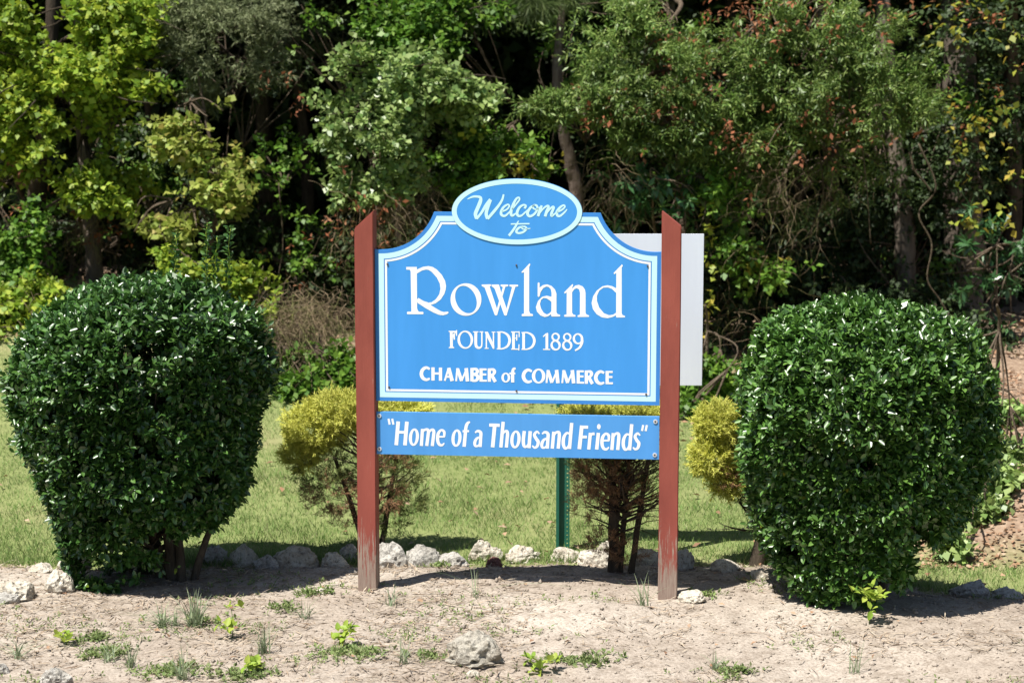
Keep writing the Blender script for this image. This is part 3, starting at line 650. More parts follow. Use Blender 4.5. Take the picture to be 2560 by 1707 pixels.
class Tubes:
    def __init__(s): s.V = []; s.F = []
    def add(s, pts, rad, n=6, wob=0, seed=0):
        v, f = tube_vf(pts, rad, n, wob, seed); b = len(s.V); s.V += v; s.F += [tuple(i + b for i in q) for q in f]
    def build(s, name, mat, parent): return link(name, mesh_py(name, s.V, s.F, True), mat, parent)

# ------------------------------------------------------------------ the two clipped hollies
def holly(px, py, label, H, prof, seed, stems, shoots, opening, mt='holly', ox=0.06):
    prof = [(t, r*0.97, c) for t, r, c in prof]
    base = ground_at(px, py); base.z = gz(base.x, base.y); rng = np.random.default_rng(seed)
    root = tag(empty('holly_bush', base), label, 'bush', 'clipped hollies beside the sign')
    ts = np.array([p[0] for p in prof]); rs = np.array([p[1] for p in prof]); cs = np.array([p[2] for p in prof])
    def shell(n, k0, k1):
        # sample by area of the profile
        t = rng.uniform(ts[0], 1, n*4); r = np.interp(t, ts, rs); keep = rng.uniform(0, rs.max()*1.25, len(t)) < r + 0.18*(t > 0.82)
        t = t[keep][:n]; n = len(t); a = rng.uniform(0, 2*math.pi, n)
        r = np.interp(t, ts, rs); dr = (np.interp(t + 0.02, ts, rs) - np.interp(t - 0.02, ts, rs))/(0.04*H)
        k = rng.uniform(k0, k1, n); top = t > 0.93
        k = np.where(top, np.sqrt(rng.uniform(0, 1, n))*1.0, k)
        P = np.stack([base.x + np.interp(t, ts, cs) + np.cos(a)*r*k, base.y + np.sin(a)*r*k*0.92, base.z + t*H], 1)
        N = unit(np.stack([np.cos(a), np.sin(a), -dr], 1))
        lump = 0.085*vnoise(P, 2.3, seed) + 0.045*vnoise(P, 7.5, seed*2)
        return P + N*lump[:, None], N, t
    f = Fol(); 
    P, N, t = shell(8600, 0.88, 1.0)
    gap = vnoise(P, 5.5, seed + 9)
    keep = (gap > -0.30) & ((t > 0.09) | (vnoise(P, 4, 4) > -0.2)) & ~((t < opening) & (P[:, 0] > base.x + ox + 0.9*(t - 0.04))); P, N = P[keep], N[keep]
    A = N*0.75 + np.array([0, 0, 0.55]) + rng.normal(size=P.shape)*0.38
    f.add(sprigs(rng, P, A, np.full(len(P), 0.060), 8, 0.047, 0.024, 0.9, 0.5, True))
    # longer shoots breaking the clipped outline
    P, N, t = shell(560, 0.97, 1.02); keep = t > 0.2; P, N = P[keep], N[keep]
    A = N*0.5 + np.array([0, 0, 0.8]) + rng.normal(size=P.shape)*0.3
    f.add(sprigs(rng, P + unit(A)*0.025, A, np.full(len(P), 0.075), 9, 0.042, 0.021, 0.85, 0.5, True))
    # inner leaves
    P, N, t = shell(3200, 0.45, 0.88); keep = (t > 0.2); P, N = P[keep], N[keep]
    f.add(sprigs(rng, P, N + rng.normal(size=P.shape)*0.5, np.full(len(P), 0.07), 6, 0.05, 0.028, 0.9, 0.3))
    f.build('foliage', M[mt], root)
    y = Fol(); P, N, t = shell(90, 0.98, 1.04); k = (t < 0.6); P, N = P[k][:26], N[k][:26]
    y.add(sprigs(rng, P, N + np.array([0, 0, 0.4]), np.full(len(P), 0.03), 3, 0.034, 0.02, 0.9)); y.build('yellowed_leaves', M['holly_old'], root)
    for (dx, dy, tx, ty, tz, r) in stems:
        pts = smooth_path([(base.x+dx, base.y+dy, base.z-0.05), (base.x+dx*0.7+tx*0.3, base.y+dy+ty*0.3, base.z+tz*0.35), (base.x+tx, base.y+ty, base.z+tz)], 6)
        V, F = tube_vf(pts, [r*(1-0.55*i/len(pts)) for i in range(len(pts))], 9, 0.25, dx*9)
        link('stem', mesh_py('stem', V, F, True), M['stem'], root)
    tw = Tubes(); rr = random.Random(seed)
    for i in range(90):
        a = rr.uniform(0, 6.28); z = rr.uniform(0.15, 0.75)*H; r = np.interp(z/H, ts, rs)*0.92
        tw.add([(base.x, base.y, base.z + z*0.5), (base.x + math.cos(a)*r*0.5, base.y + math.sin(a)*r*0.5, base.z + z*0.8), (base.x + math.cos(a)*r, base.y + math.sin(a)*r, base.z + z + 0.1)], [0.012, 0.008, 0.003], 5)
    tw.build('branches', M['stem'], root)['kind'] = 'stuff'
    for (sx, top, bot) in shoots:
        a = at(sx, bot, base.y - 0.02); b = at(sx + 4, top, base.y - 0.02)
        t2 = Tubes(); pts = [a + (b-a)*k/6 + Vector((0.006*math.sin(k*2+sx), 0, 0)) for k in range(7)]; t2.add(pts, [0.004 - 0.0004*k for k in range(7)], 5)
        st = t2.build('shoot', M['seedling'], root)
        f2 = Fol(); nn = int((b-a).length/0.022); Q = np.array([a + (b-a)*(k+0.5)/nn for k in range(nn)])
        f2.add(sprigs(rng, Q, np.tile(np.array(b-a), (nn, 1)), np.full(nn, 0.02), 4, 0.040, 0.022, 1.0, 0.5, True)); f2.build('shoot_leaves', M['holly'], st)
    return root
holly(352, 1340, 'dark green clipped holly left of the sign with tall shoots sprouting from its top', 1.66,
      [(0.0, 0.27, -0.12), (0.14, 0.42, -0.05), (0.28, 0.545, -0.02), (0.48, 0.66, -0.04), (0.69, 0.715, -0.03), (0.81, 0.695, -0.01), (0.90, 0.60, 0.01), (0.965, 0.42, 0.03), (1.0, 0.22, 0.04)], 11,
      [(0.12, 0.02, 0.02, 0, 0.7, 0.045), (0.17, -0.03, 0.10, 0.1, 0.65, 0.03), (0.22, 0.0, 0.42, 0.05, 0.5, 0.026), (0.05, 0.08, -0.2, 0.1, 0.7, 0.035)],
      [(400, 540, 640), (472, 512, 660), (494, 545, 650), (524, 520, 665)], 0.20, 'holly', 0.10)
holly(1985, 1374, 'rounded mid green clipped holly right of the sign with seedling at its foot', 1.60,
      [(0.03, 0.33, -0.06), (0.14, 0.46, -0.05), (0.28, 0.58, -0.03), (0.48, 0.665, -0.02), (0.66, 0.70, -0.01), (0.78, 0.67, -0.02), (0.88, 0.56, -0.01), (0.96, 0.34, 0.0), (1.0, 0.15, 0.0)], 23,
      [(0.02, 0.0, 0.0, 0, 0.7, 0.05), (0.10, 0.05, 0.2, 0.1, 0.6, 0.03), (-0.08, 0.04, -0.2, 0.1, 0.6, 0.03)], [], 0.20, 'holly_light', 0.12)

# ------------------------------------------------------------------ golden cypresses
def cypress(px, py, label, seed, blobs, trunks, branches):
    base = ground_at(px, py); base.z = gz(base.x, base.y); rng = np.random.default_rng(seed); rr = random.Random(seed)
    root = tag(empty('golden_cypress', base), label, 'shrub', 'golden cypresses in the bed')
    for (dx, dz0, tx, tz, r) in trunks:
        pts = smooth_path([(base.x+dx, base.y, base.z-0.05), (base.x+dx*0.6+tx*0.4, base.y+0.02, base.z+tz*0.4), (base.x+tx, base.y, base.z+tz)], 6)
        V, F = tube_vf(pts, [r*(1-0.5*i/len(pts)) for i in range(len(pts))], 8, 0.35, dx*5)
        link('trunk', mesh_py('trunk', V, F, True), M['dark_bark'], root)
    tw = Tubes()
    for i in range(branches):
        a = rr.uniform(0, 6.28); z = rr.uniform(0.2, 0.75); l = rr.uniform(0.12, 0.34)
        p0 = Vector((base.x + rr.uniform(-0.03, 0.03), base.y, base.z + z)); d = Vector((math.cos(a), math.sin(a), rr.uniform(0.1, 0.7)))
        pts = [p0 + d*l*k/4 + Vector((rr.gauss(0, 0.01), rr.gauss(0, 0.01), 0.04*(k/4)**2)) for k in range(5)]
        tw.add(pts, [0.009, 0.007, 0.005, 0.003, 0.0015], 5)
        for k in range(2):
            d2 = (d + Vector((rr.gauss(0, .5), rr.gauss(0, .5), rr.gauss(0, .4)))).normalized(); tw.add([pts[2+k], pts[2+k] + d2*0.07, pts[2+k] + d2*0.13], [0.003, 0.002, 0.001], 4)
    tw.build('branches', M['dark_bark'], root)['kind'] = 'stuff'
    for mt, nm, lst in blobs:
        f = Fol()
        for (bx, by, Y, rx, rz, n) in lst:
            n = int(n*(1.4 if mt == 'gold' else 0.6)); c = at(bx, by, base.y + Y); s = 4352/(10 + base.y + Y); rx /= s; rz /= s
            q = unit(rng.normal(size=(n, 3)))*(rng.uniform(0.35, 1, n)[:, None]**0.45)*(1 + 0.13*np.abs(rng.normal(size=(n, 1)))); Cn = np.array(c) + q*np.array([rx, rx*0.9, rz])
            A = q*np.array([1, 1, 0.8]) + np.array([0, 0, 0.45]) + rng.normal(size=q.shape)*0.35
            f.add(needles(rng, Cn, A, np.full(n, 0.06), 26 if mt == 'gold' else 20, 0.030, 0.0048 if mt == 'gold' else 0.003, 0.5, 1.2 if mt == 'gold' else 0.5))
        f.build(nm, M[mt], root)
    return root
cypress(856, 1276, 'golden cypress with browned lower fronds behind the left post', 5,
  [('gold', 'golden_foliage', [(720, 985, 0, 62, 60, 380), (780, 950, 0, 70, 50, 380), (860, 950, 0.05, 70, 42, 300), (935, 945, 0.05, 50, 28, 150), (690, 1040, 0, 40, 40, 160)]),
   ('cypress', 'green_foliage', [(900, 1080, 0, 75, 45, 330), (740, 1080, 0, 70, 60, 300), (940, 1150, -0.05, 45, 28, 130), (900, 1190, -0.02, 40, 35, 120), (820, 1040, 0.1, 110, 80, 320)]),
   ('cypress_dead', 'browned_foliage', [(760, 1130, -0.05, 62, 48, 230), (880, 1140, -0.1, 55, 36, 170), (780, 1190, 0, 40, 28, 70), (900, 1060, -0.12, 40, 22, 70)])],
  [(0, 0, -0.02, 0.75, 0.03), (0.04, 0, 0.15, 0.6, 0.02), (-0.03, 0, -0.22, 0.6, 0.02)], 46)
cypress(1424, 1322, 'golden cypress with bare dark trunk under the right half of the slogan board', 6,
  [('gold', 'golden_foliage', [(1350, 955, 0, 55, 26, 200), (1480, 950, 0, 55, 26, 220), (1420, 945, 0.1, 80, 20, 150)]),
   ('cypress', 'green_foliage', [(1410, 1000, 0, 95, 55, 500), (1370, 1060, 0.05, 65, 40, 220), (1470, 1080, 0.05, 45, 40, 150)]),
   ('cypress_dead', 'browned_foliage', [(1376, 1090, -0.05, 58, 50, 300), (1420, 1110, 0, 62, 55, 250), (1385, 1245, -0.05, 44, 24, 90), (1440, 1265, -0.03, 44, 24, 90), (1350, 1160, 0, 50, 36, 110), (1470, 1150, 0, 40, 40, 80)])],
  [(-0.03, 0, -0.05, 0.8, 0.036), (0.06, 0, 0.17, 0.75, 0.020), (0.0, 0, 0.05, 0.7, 0.018)], 90)
cypress(1738, 1300, 'bright golden cypress peeking out left of the right holly', 7,
  [('gold', 'golden_foliage', [(1650, 975, 0, 48, 46, 330), (1640, 1050, 0, 52, 50, 330), (1700, 1000, 0.1, 60, 60, 300), (1668, 1105, 0, 38, 36, 150)]),
   ('cypress', 'green_foliage', [(1720, 1080, 0.1, 60, 80, 260)]),
   ('cypress_dead', 'browned_foliage', [(1672, 1098, -0.06, 26, 26, 70)])],
  [(0.0, 0, 0.10, 0.7, 0.045)], 16)

# ------------------------------------------------------------------ the wood behind
SPEC = {  # leaf length, width, leaves per shoot, shoot length, splay
 'maple': (0.068, 0.060, 9, 0.20, 0.9), 'maple_warm': (0.075, 0.066, 8, 0.18, 0.9), 'green': (0.070, 0.052, 9, 0.20, 0.9), 'vine': (0.066, 0.054, 9, 0.20, 0.9),
 'oak': (0.066, 0.017, 13, 0.20, 0.75), 'dark': (0.070, 0.040, 9, 0.24, 0.9), 'laurel': (0.12, 0.042, 9, 0.06, 1.0), 'yellow': (0.075, 0.062, 2, 0.08, 0.9), 'dead': (0.06, 0.03, 4, 0.12, 0.9)}
def crown_pts(rng, blobs, gap=-0.15, nsc=2.2, shell=0.55, dens=1.0):
    Cs, As = [], []
    for (bx, by, rx, ry, Y, n) in blobs:
        n = int(n*dens); c = np.array(at(bx, by, Y)); s = 4352/(10 + Y); rx, rz = rx/s, ry/s
        q = unit(rng.normal(size=(n, 3)))*(rng.uniform(0, 1, n)[:, None]**shell)*(1 + 0.22*np.abs(rng.normal(size=(n, 1))))
        q += 0.22*np.stack([np.array([nz(v[0]*2.1, v[1]*2.1, v[2]*2.1 + bx) for v in q])]*3, 1)*q*2
        P = c + q*np.array([rx, min(rx, rz*1.3)*0.9, rz])
        k = vnoise(P, nsc, 3.3) > gap; P, q = P[k], q[k]
        Cs.append(P); As.append(q*np.array([0.8, 0.8, 0.25]) + np.array([0, -0.25, -0.12]) + rng.normal(size=q.shape)*0.4)
    return np.concatenate(Cs), np.concatenate(As)
def add_leaves(f, rng, kind, Cn, A):
    L, W, nl, sl, sp = SPEC[kind]
    f.add(sprigs(rng, Cn, A, np.full(len(Cn), sl), nl, L, W, sp, 0.9, False, 0.3, 0.12))
def add_needle(f, rng, Cn, A, nn=15, L=0.06, W=0.009, sp=0.6, ln=0.16): f.add(needles(rng, Cn, A, np.full(len(Cn), ln), nn, L, W, sp))
def trunk_obj(name, pts, r0, r1, mat, parent, n=12, wob=0.3):
    P = smooth_path(pts, 7); m = len(P)
    V, F = tube_vf(P, [r0 + (r1-r0)*i/(m-1) for i in range(m)], n, wob, r0*77)
    return link(name, mesh_py(name, V, F, True), mat, parent)
def limbs(rng, root, start, blobs, mat, r=0.03):
    t = Tubes(); rr = random.Random(int(rng.integers(1e6)))
    for (bx, by, rx, ry, Y, n) in blobs:
        c = at(bx, by, Y); s0 = Vector(start(c)); mid = s0*0.5 + c*0.5 + Vector((rr.gauss(0, .15), rr.gauss(0, .1), 0.15))
        P = smooth_path([s0, mid, c], 6); t.add(P, [r*(1 - 0.8*i/len(P)) for i in range(len(P))], 6, 0.2)
        for k in range(7):
            e = c + Vector((rr.gauss(0, 0.6)*rx, rr.gauss(0, 0.5)*rx, rr.gauss(0, 0.6)*ry))*(1/(4352/(10+Y)))
            m2 = P[8]*0.4 + e*0.6 + Vector((rr.gauss(0, .05), 0, rr.gauss(0, .05))); Q = smooth_path([P[8], m2, e], 4)
            t.add(Q, [0.010*(1 - 0.8*i/len(Q)) for i in range(len(Q))], 5)
    t.build('branches', mat, root)['kind'] = 'stuff'
def tree(name, label, base_px, Yb, kind, blobs, trunk, seed, mat='bark', extra=(), cat='tree', group='trees at the edge of the wood', gap=-0.15, upper=None, limb=True, nsc=2.2):
    """trunk: list of (px,py,Y) from the foot up, then radii"""
    rng = np.random.default_rng(seed)
    b = at(base_px, 800, Yb); b.z = hgt(b.x, b.y)
    root = tag(empty(name, b), label, cat, group)
    pts, r0, r1 = trunk
    P = [Vector((b.x, b.y, b.z - 0.1))] + [at(*q) for q in pts]
    trunk_obj('trunk', P, r0, r1, M[mat], root)
    def start(c):
        return min(P[1:] if len(P) > 2 else P, key=lambda q: (q - c).length)
    if limb: limbs(rng, root, start, blobs, M[mat if mat != 'pine_bark' else 'twig'], min(0.035, r0*0.5))
    f = Fol(); Cn, A = crown_pts(rng, blobs, gap, nsc, 0.55, 1.45)
    if kind == 'cedar': add_needle(f, rng, Cn, A)
    elif kind == 'pine': add_needle(f, rng, Cn, A + np.array([0, 0, -0.5]), 40, 0.20, 0.0035, 0.5, 0.06)
    else: add_leaves(f, rng, kind, Cn, A)
    if upper:                                   # the crown above the picture, which shades the wood
        (ux, uy, uz_, rx, ry, rz, n) = upper
        q = unit(rng.normal(size=(n, 3)))*(rng.uniform(0, 1, n)[:, None]**0.4); U = np.array([ux, uy, uz_]) + q*np.array([rx, ry, rz])
        f.add(sprigs(rng, U, q + rng.normal(size=q.shape)*0.4, np.full(n, 0.5), 10, 0.17, 0.13, 0.9, 0.9))
    f.build('crown', M[kind], root)
    for (k2, nm, bl, g2) in extra:
        f = Fol(); Cn, A = crown_pts(rng, bl, g2, nsc)
        if k2 == 'dry':
            tg = Tubes()
            for c in Cn:
                p = Vector(c) + Vector((rng.normal()*0.12, rng.normal()*0.08, rng.normal()*0.10)); d = Vector(rng.normal(size=3))*0.7; d.z -= 0.6; d.normalize(); pts = [p.copy()]
                ln = rng.uniform(0.03, 0.085)
                for k in range(7):
                    d = (d + Vector(rng.normal(size=3))*0.34 + Vector((0, 0, -0.16))).normalized(); p = p + d*ln; pts.append(p.copy())
                r = rng.uniform(0.0012, 0.0034); tg.add(pts, [r*(1 - 0.07*k) for k in range(8)], 3)
            tg.build(nm, M['dry'], root)['kind'] = 'stuff'; continue
        if k2 == 'dead': q = rng.uniform(size=len(Cn)) < 0.5; Cn = Cn[q] + rng.normal(size=(q.sum(), 3))*0.12; A = A[q]
        if k2 == 'cedar': add_needle(f, rng, Cn, A)
        else: add_leaves(f, rng, k2, Cn, A)
        f.build(nm, M[k2], root)
    return root

tree('maple_tree', 'bright yellow green maple filling the upper left corner', 60, 8.2, 'maple',
  [(50, 50, 120, 75, 7.2, 260), (60, 190, 115, 95, 7.0, 340), (195, 190, 120, 75, 6.9, 330), (285, 60, 130, 65, 7.3, 260), (300, 160, 90, 60, 7.1, 200), (70, 300, 100, 65, 7.0, 230),
   (170, 270, 110, 50, 7.1, 160), (215, 400, 70, 70, 7.0, 150), (270, 420, 60, 60, 7.3, 100), (60, 400, 60, 40, 7.2, 80), (-120, 200, 160, 220, 7.4, 500), (240, 460, 60, 30, 6.9, 90)],
  ([(80, 500, 8.2), (110, 200, 8.1), (130, -200, 8.2), (140, -700, 8.4)], 0.10, 0.05), 31, 'dark_bark', gap=0.0, nsc=2.6,
  upper=(-4.2, 9.0, 5.6, 1.6, 1.3, 1.6, 420))
tree('maple_sapling', 'slender maple with pale turning leaves above the left holly shoots', 470, 7.9, 'maple_warm',
  [(440, 270, 70, 30, 6.9, 70), (430, 335, 55, 38, 6.8, 90), (500, 450, 65, 50, 6.8, 130), (470, 500, 50, 30, 6.8, 60), (410, 530, 45, 28, 6.7, 50), (330, 520, 36, 22, 6.7, 36), (540, 400, 50, 50, 7.2, 40)],
  ([(480, 600, 7.6), (500, 430, 7.3), (470, 260, 7.3), (450, 140, 7.4)], 0.028, 0.008), 32, 'twig')
tree('cedar_tree', 'dull grey green cedar spray hanging at the top left of centre', 620, 9.2, 'cedar',
  [(480, 70, 110, 80, 7.6, 420), (560, 50, 100, 70, 7.7, 380), (440, 140, 60, 60, 7.4, 220), (560, 160, 90, 60, 7.6, 280), (640, 130, 90, 90, 8.9, 150), (420, 30, 60, 50, 7.6, 160), (500, 220, 60, 40, 7.7, 110), (720, 60, 90, 70, 9.2, 150)],
  ([(610, 600, 9.1), (600, 200, 9.0), (590, -300, 9.0), (590, -800, 9.2)], 0.09, 0.04), 33, 'dark_bark', upper=(-2.4, 9.6, 5.6, 1.5, 1.2, 1.7, 420))
tree('vine_thicket', 'pale green glossy vine covered tree standing above left of the oval crest', 930, 8.2, 'vine',
  [(900, 190, 130, 80, 6.85, 340), (810, 260, 75, 55, 6.75, 150), (1000, 220, 120, 65, 6.85, 260), (880, 310, 110, 75, 6.75, 280), (850, 410, 85, 60, 6.65, 170), (1080, 185, 70, 26, 6.75, 60), (800, 150, 36, 42, 6.65, 50), (960, 300, 90, 70, 6.95, 190), (790, 300, 50, 30, 6.65, 50), (920, 400, 70, 50, 6.85, 90)],
  ([(920, 500, 8.0), (900, 250, 7.9), (930, 0, 8.0), (940, -500, 8.2)], 0.06, 0.03), 34, 'dark_bark', gap=-0.05, nsc=2.8,
  extra=[('dry', 'dry_tangle', [(880, 490, 75, 60, 6.65, 190), (830, 520, 40, 40, 6.55, 60), (850, 340, 30, 20, 6.65, 14), (930, 440, 40, 60, 6.85, 60)], -9), ('dead', 'red_leaves', [(790, 520, 60, 50, 6.45, 44), (850, 450, 80, 50, 6.55, 20), (880, 520, 60, 40, 6.45, 16)], -9)],
  upper=(-0.7, 9.4, 5.3, 1.4, 1.1, 1.5, 380))
tree('green_tree', 'leafy green branch drooping in from the top edge left of the pine', 980, 8.8, 'green',
  [(930, 35, 130, 60, 7.4, 300), (1010, 80, 70, 50, 7.3, 120), (900, 110, 50, 40, 7.3, 60), (1060, 20, 80, 40, 7.5, 120), (860, 10, 60, 30, 7.4, 70)],
  ([(1040, 500, 8.7), (1030, 200, 8.7), (1000, -200, 8.7), (1000, -700, 8.8)], 0.07, 0.03), 35, 'dark_bark', upper=(0.2, 9.2, 5.7, 1.2, 1.0, 1.3, 300))
tree('sapling', 'yellow green sapling behind the top of the oval crest', 1190, 7.6, 'green',
  [(1130, 330, 80, 45, 7.3, 90), (1170, 390, 90, 36, 7.0, 120), (1220, 370, 60, 30, 6.9, 70), (1100, 400, 60, 40, 7.2, 80), (1060, 440, 50, 40, 7.2, 60), (1080, 300, 60, 50, 7.5, 60)],
  ([(1195, 500, 7.5), (1190, 400, 7.4), (1150, 300, 7.4)], 0.02, 0.006), 36, 'twig', extra=[('yellow', 'yellow_leaves', [(1200, 370, 70, 30, 6.85, 26), (1100, 310, 30, 20, 6.9, 8)], -9)])
tree('pine_tree', 'leaning pine with a crooked grey trunk right of the oval crest', 1330, 7.9, 'pine',
  [(1235, 10, 34, 26, 7.6, 26), (1310, 0, 40, 26, 7.7, 30), (1285, -50, 90, 40, 7.8, 80), (1200, -60, 60, 40, 7.7, 40)],
  ([(1325, 470, 7.9), (1312, 380, 7.85), (1296, 310, 7.8), (1283, 265, 7.8), (1279, 180, 7.8), (1284, 90, 7.85), (1290, 10, 7.9), (1296, -300, 8.0), (1300, -700, 8.1)], 0.070, 0.028), 37, 'pine_bark',
  upper=(0.9, 9.0, 5.9, 0.9, 0.8, 1.2, 120), limb=False)
tree('willow_oak', 'fine leaved dull green oak branch reaching across right of the pine', 1560, 8.6, 'oak',
  [(1480, 120, 140, 100, 6.95, 500), (1340, 245, 110, 45, 6.65, 330), (1260, 245, 60, 26, 6.55, 110), (1500, 230, 150, 70, 6.85, 460), (1450, 40, 100, 50, 7.05, 220), (1560, 150, 110, 90, 7.05, 260), (1640, 280, 120, 70, 6.85, 300), (1560, 330, 100, 50, 6.85, 190), (1440, 310, 70, 36, 6.75, 120)],
  ([(1570, 500, 8.5), (1560, 300, 8.4), (1540, 0, 8.4), (1540, -500, 8.6)], 0.07, 0.03), 38, 'twig', gap=0.0, nsc=3.2,
  extra=[('dead', 'dead_leaves', [(1560, 130, 90, 90, 6.95, 90), (1480, 250, 70, 30, 6.55, 36), (1400, 260, 60, 20, 6.45, 22), (1600, 250, 70, 70, 6.65, 40)], -9), ('dry', 'dry_tangle', [(1400, 430, 40, 60, 6.75, 60), (1380, 380, 50, 20, 6.65, 16)], -9)],
  upper=(1.9, 9.4, 5.5, 1.4, 1.2, 1.6, 420))
tree('willow_oak', 'broad fine leaved oak spreading along the top right', 1900, 8.8, 'oak',
  [(1880, 70, 170, 80, 7.05, 560), (2010, 170, 150, 80, 6.85, 480), (1810, 190, 150, 80, 6.95, 430), (1960, 270, 140, 55, 6.85, 300), (1740, 300, 110, 70, 6.95, 260), (2080, 250, 80, 50, 6.75, 160), (1700, 90, 80, 60, 7.25, 130), (1850, 340, 110, 60, 7.05, 180), (1690, 400, 100, 70, 7.3, 170), (1850, 440, 110, 70, 7.4, 150), (1990, 400, 90, 80, 7.5, 120), (1760, 500, 90, 60, 7.5, 90)],
  ([(1930, 600, 8.8), (1900, 300, 8.7), (1880, 0, 8.7), (1880, -500, 8.8)], 0.08, 0.04), 39, 'twig', gap=0.0, nsc=3.2,
  extra=[('dead', 'dead_leaves', [(1760, 40, 110, 60, 6.85, 110), (1900, 300, 150, 60, 6.65, 60), (1700, 330, 60, 60, 6.65, 36), (2000, 60, 150, 60, 6.75, 34)], -9), ('dry', 'dry_tangle', [(1775, 420, 62, 90, 6.85, 90), (1790, 340, 50, 50, 6.95, 24), (1900, 430, 60, 60, 6.95, 30)], -9)],
  upper=(3.2, 9.6, 5.5, 1.4, 1.2, 1.6, 420))
tree('laurel_shrub', 'evergreen shrub with glossy leaf rosettes above right shoulder of the sign', 1500, 7.8, 'laurel',
  [(1500, 440, 90, 45, 6.8, 11), (1445, 490, 60, 40, 6.9, 7), (1560, 480, 80, 50, 6.9, 9), (1620, 430, 90, 60, 7.0, 10), (1420, 440, 50, 40, 7.0, 5), (1670, 520, 60, 80, 7.2, 8)],
  ([(1510, 600, 7.7), (1500, 500, 7.4), (1500, 440, 7.0)], 0.02, 0.008), 40, 'twig', cat='shrub', group='shrubs at the edge of the wood', gap=-9)
tree('ivy_tree', 'thick dark trunk hung with yellow leaved vine at the upper right', 2200, 8.6, 'dark',
  [(2240, 80, 130, 120, 8.2, 170), (2200, 330, 100, 120, 8.0, 110), (2290, 300, 100, 150, 8.2, 150), (2150, 480, 80, 80, 8.0, 70)],
  ([(2215, 600, 8.6), (2205, 300, 8.6), (2200, 100, 8.6), (2195, -400, 8.7), (2190, -900, 8.8)], 0.20, 0.13), 41, 'bark',
  extra=[('yellow', 'yellow_leaves', [(2190, 60, 110, 60, 7.4, 26), (2230, 300, 60, 130, 7.3, 34), (2300, 350, 60, 160, 7.4, 24), (2240, 500, 50, 60, 7.2, 14), (2330, 100, 40, 80, 7.4, 10)], -9),
         ('dead', 'dead_leaves', [(2230, 40, 120, 50, 7.4, 30), (2280, 220, 80, 80, 7.5, 16)], -9)], upper=(4.6, 9.6, 5.6, 1.5, 1.2, 1.7, 420))
tree('leaning_tree', 'grey trunked tree rising behind the right holly', 2075, 8.0, 'dark',
  [(2060, 380, 110, 90, 8.4, 90), (1960, 470, 90, 80, 8.3, 60), (2130, 420, 60, 80, 8.0, 50)],
  ([(2080, 690, 8.0), (2078, 560, 8.0), (2070, 430, 8.1), (2040, 200, 8.3), (2010, -300, 8.6)], 0.115, 0.07), 42, 'bark')
tree('stout_tree', 'short stretch of brown trunk seen behind the left holly', 216, 8.0, 'dark',
  [(150, 560, 90, 50, 8.6, 60), (280, 470, 100, 60, 8.6, 70), (330, 330, 110, 80, 8.6, 90)],
  ([(220, 670, 8.0), (214, 580, 8.0), (206, 500, 8.1), (190, 300, 8.3), (180, -300, 8.5)], 0.085, 0.06), 43, 'bark',
  extra=[('dry', 'dry_tangle', [(205, 500, 50, 50, 7.5, 60), (215, 530, 26, 30, 7.4, 40)], -9), ('dead', 'dead_leaves', [(50, 440, 60, 40, 7.0, 24), (210, 500, 60, 60, 7.3, 26)], -9)])
tree('thin_tree', 'thin dark stem at the far left behind the yellow undergrowth', 122, 7.7, 'green',
  [(50, 560, 70, 50, 6.9, 120), (40, 640, 60, 50, 6.8, 110), (70, 500, 60, 40, 7.0, 70), (-60, 600, 80, 100, 6.9, 160)],
  ([(118, 600, 7.7), (100, 540, 7.6), (60, 480, 7.5)], 0.02, 0.008), 44, 'dark_bark')
# shrubs along the foot of the wood
def shrub(name, label, px, Y, kind, blobs, seed, extra=(), gap=-0.2):
    return tree(name, label, px, Y + 0.3, kind, blobs, ([(px + 5, 760, Y + 0.25), (px, 700, Y + 0.1)], 0.018, 0.008), seed, 'twig', extra, 'shrub', 'shrubs at the edge of the wood', gap)
shrub('low_shrub', 'yellow green undergrowth at far left beyond the lawn', 60, 6.3, 'maple', [(40, 720, 90, 60, 6.4, 170), (90, 680, 70, 40, 6.6, 90), (-40, 760, 90, 60, 6.3, 130), (110, 760, 60, 30, 6.2, 60)], 51, [('dry', 'dry_stems', [(60, 760, 90, 40, 6.1, 60), (110, 730, 50, 30, 6.2, 30)], -9)])
shrub('low_shrub', 'light green weeds topping out behind the left holly crown', 560, 6.5, 'maple', [(440, 640, 60, 36, 6.5, 100), (560, 650, 60, 40, 6.5, 110), (620, 700, 40, 30, 6.5, 50), (400, 590, 36, 20, 6.6, 26)], 52)
shrub('dry_brush', 'tan tangle of dry vines between the left holly and the sign', 690, 6.5, 'green', [(650, 830, 40, 24, 6.0, 30), (740, 830, 70, 36, 6.0, 90), (780, 875, 50, 36, 5.8, 80), (690, 885, 70, 24, 5.7, 90)], 53,
      [('dry', 'dry_stems', [(685, 735, 60, 60, 6.1, 420), (640, 770, 40, 60, 6.1, 160), (740, 720, 70, 60, 6.3, 180), (700, 840, 80, 40, 5.9, 120)], -9)])
shrub('low_shrub', 'green weeds in front of the dark wood right of the right post', 1620, 6.0, 'green', [(1600, 900, 50, 40, 6.0, 90), (1650, 870, 40, 50, 6.1, 70), (1580, 950, 40, 30, 5.6, 50)], 54)
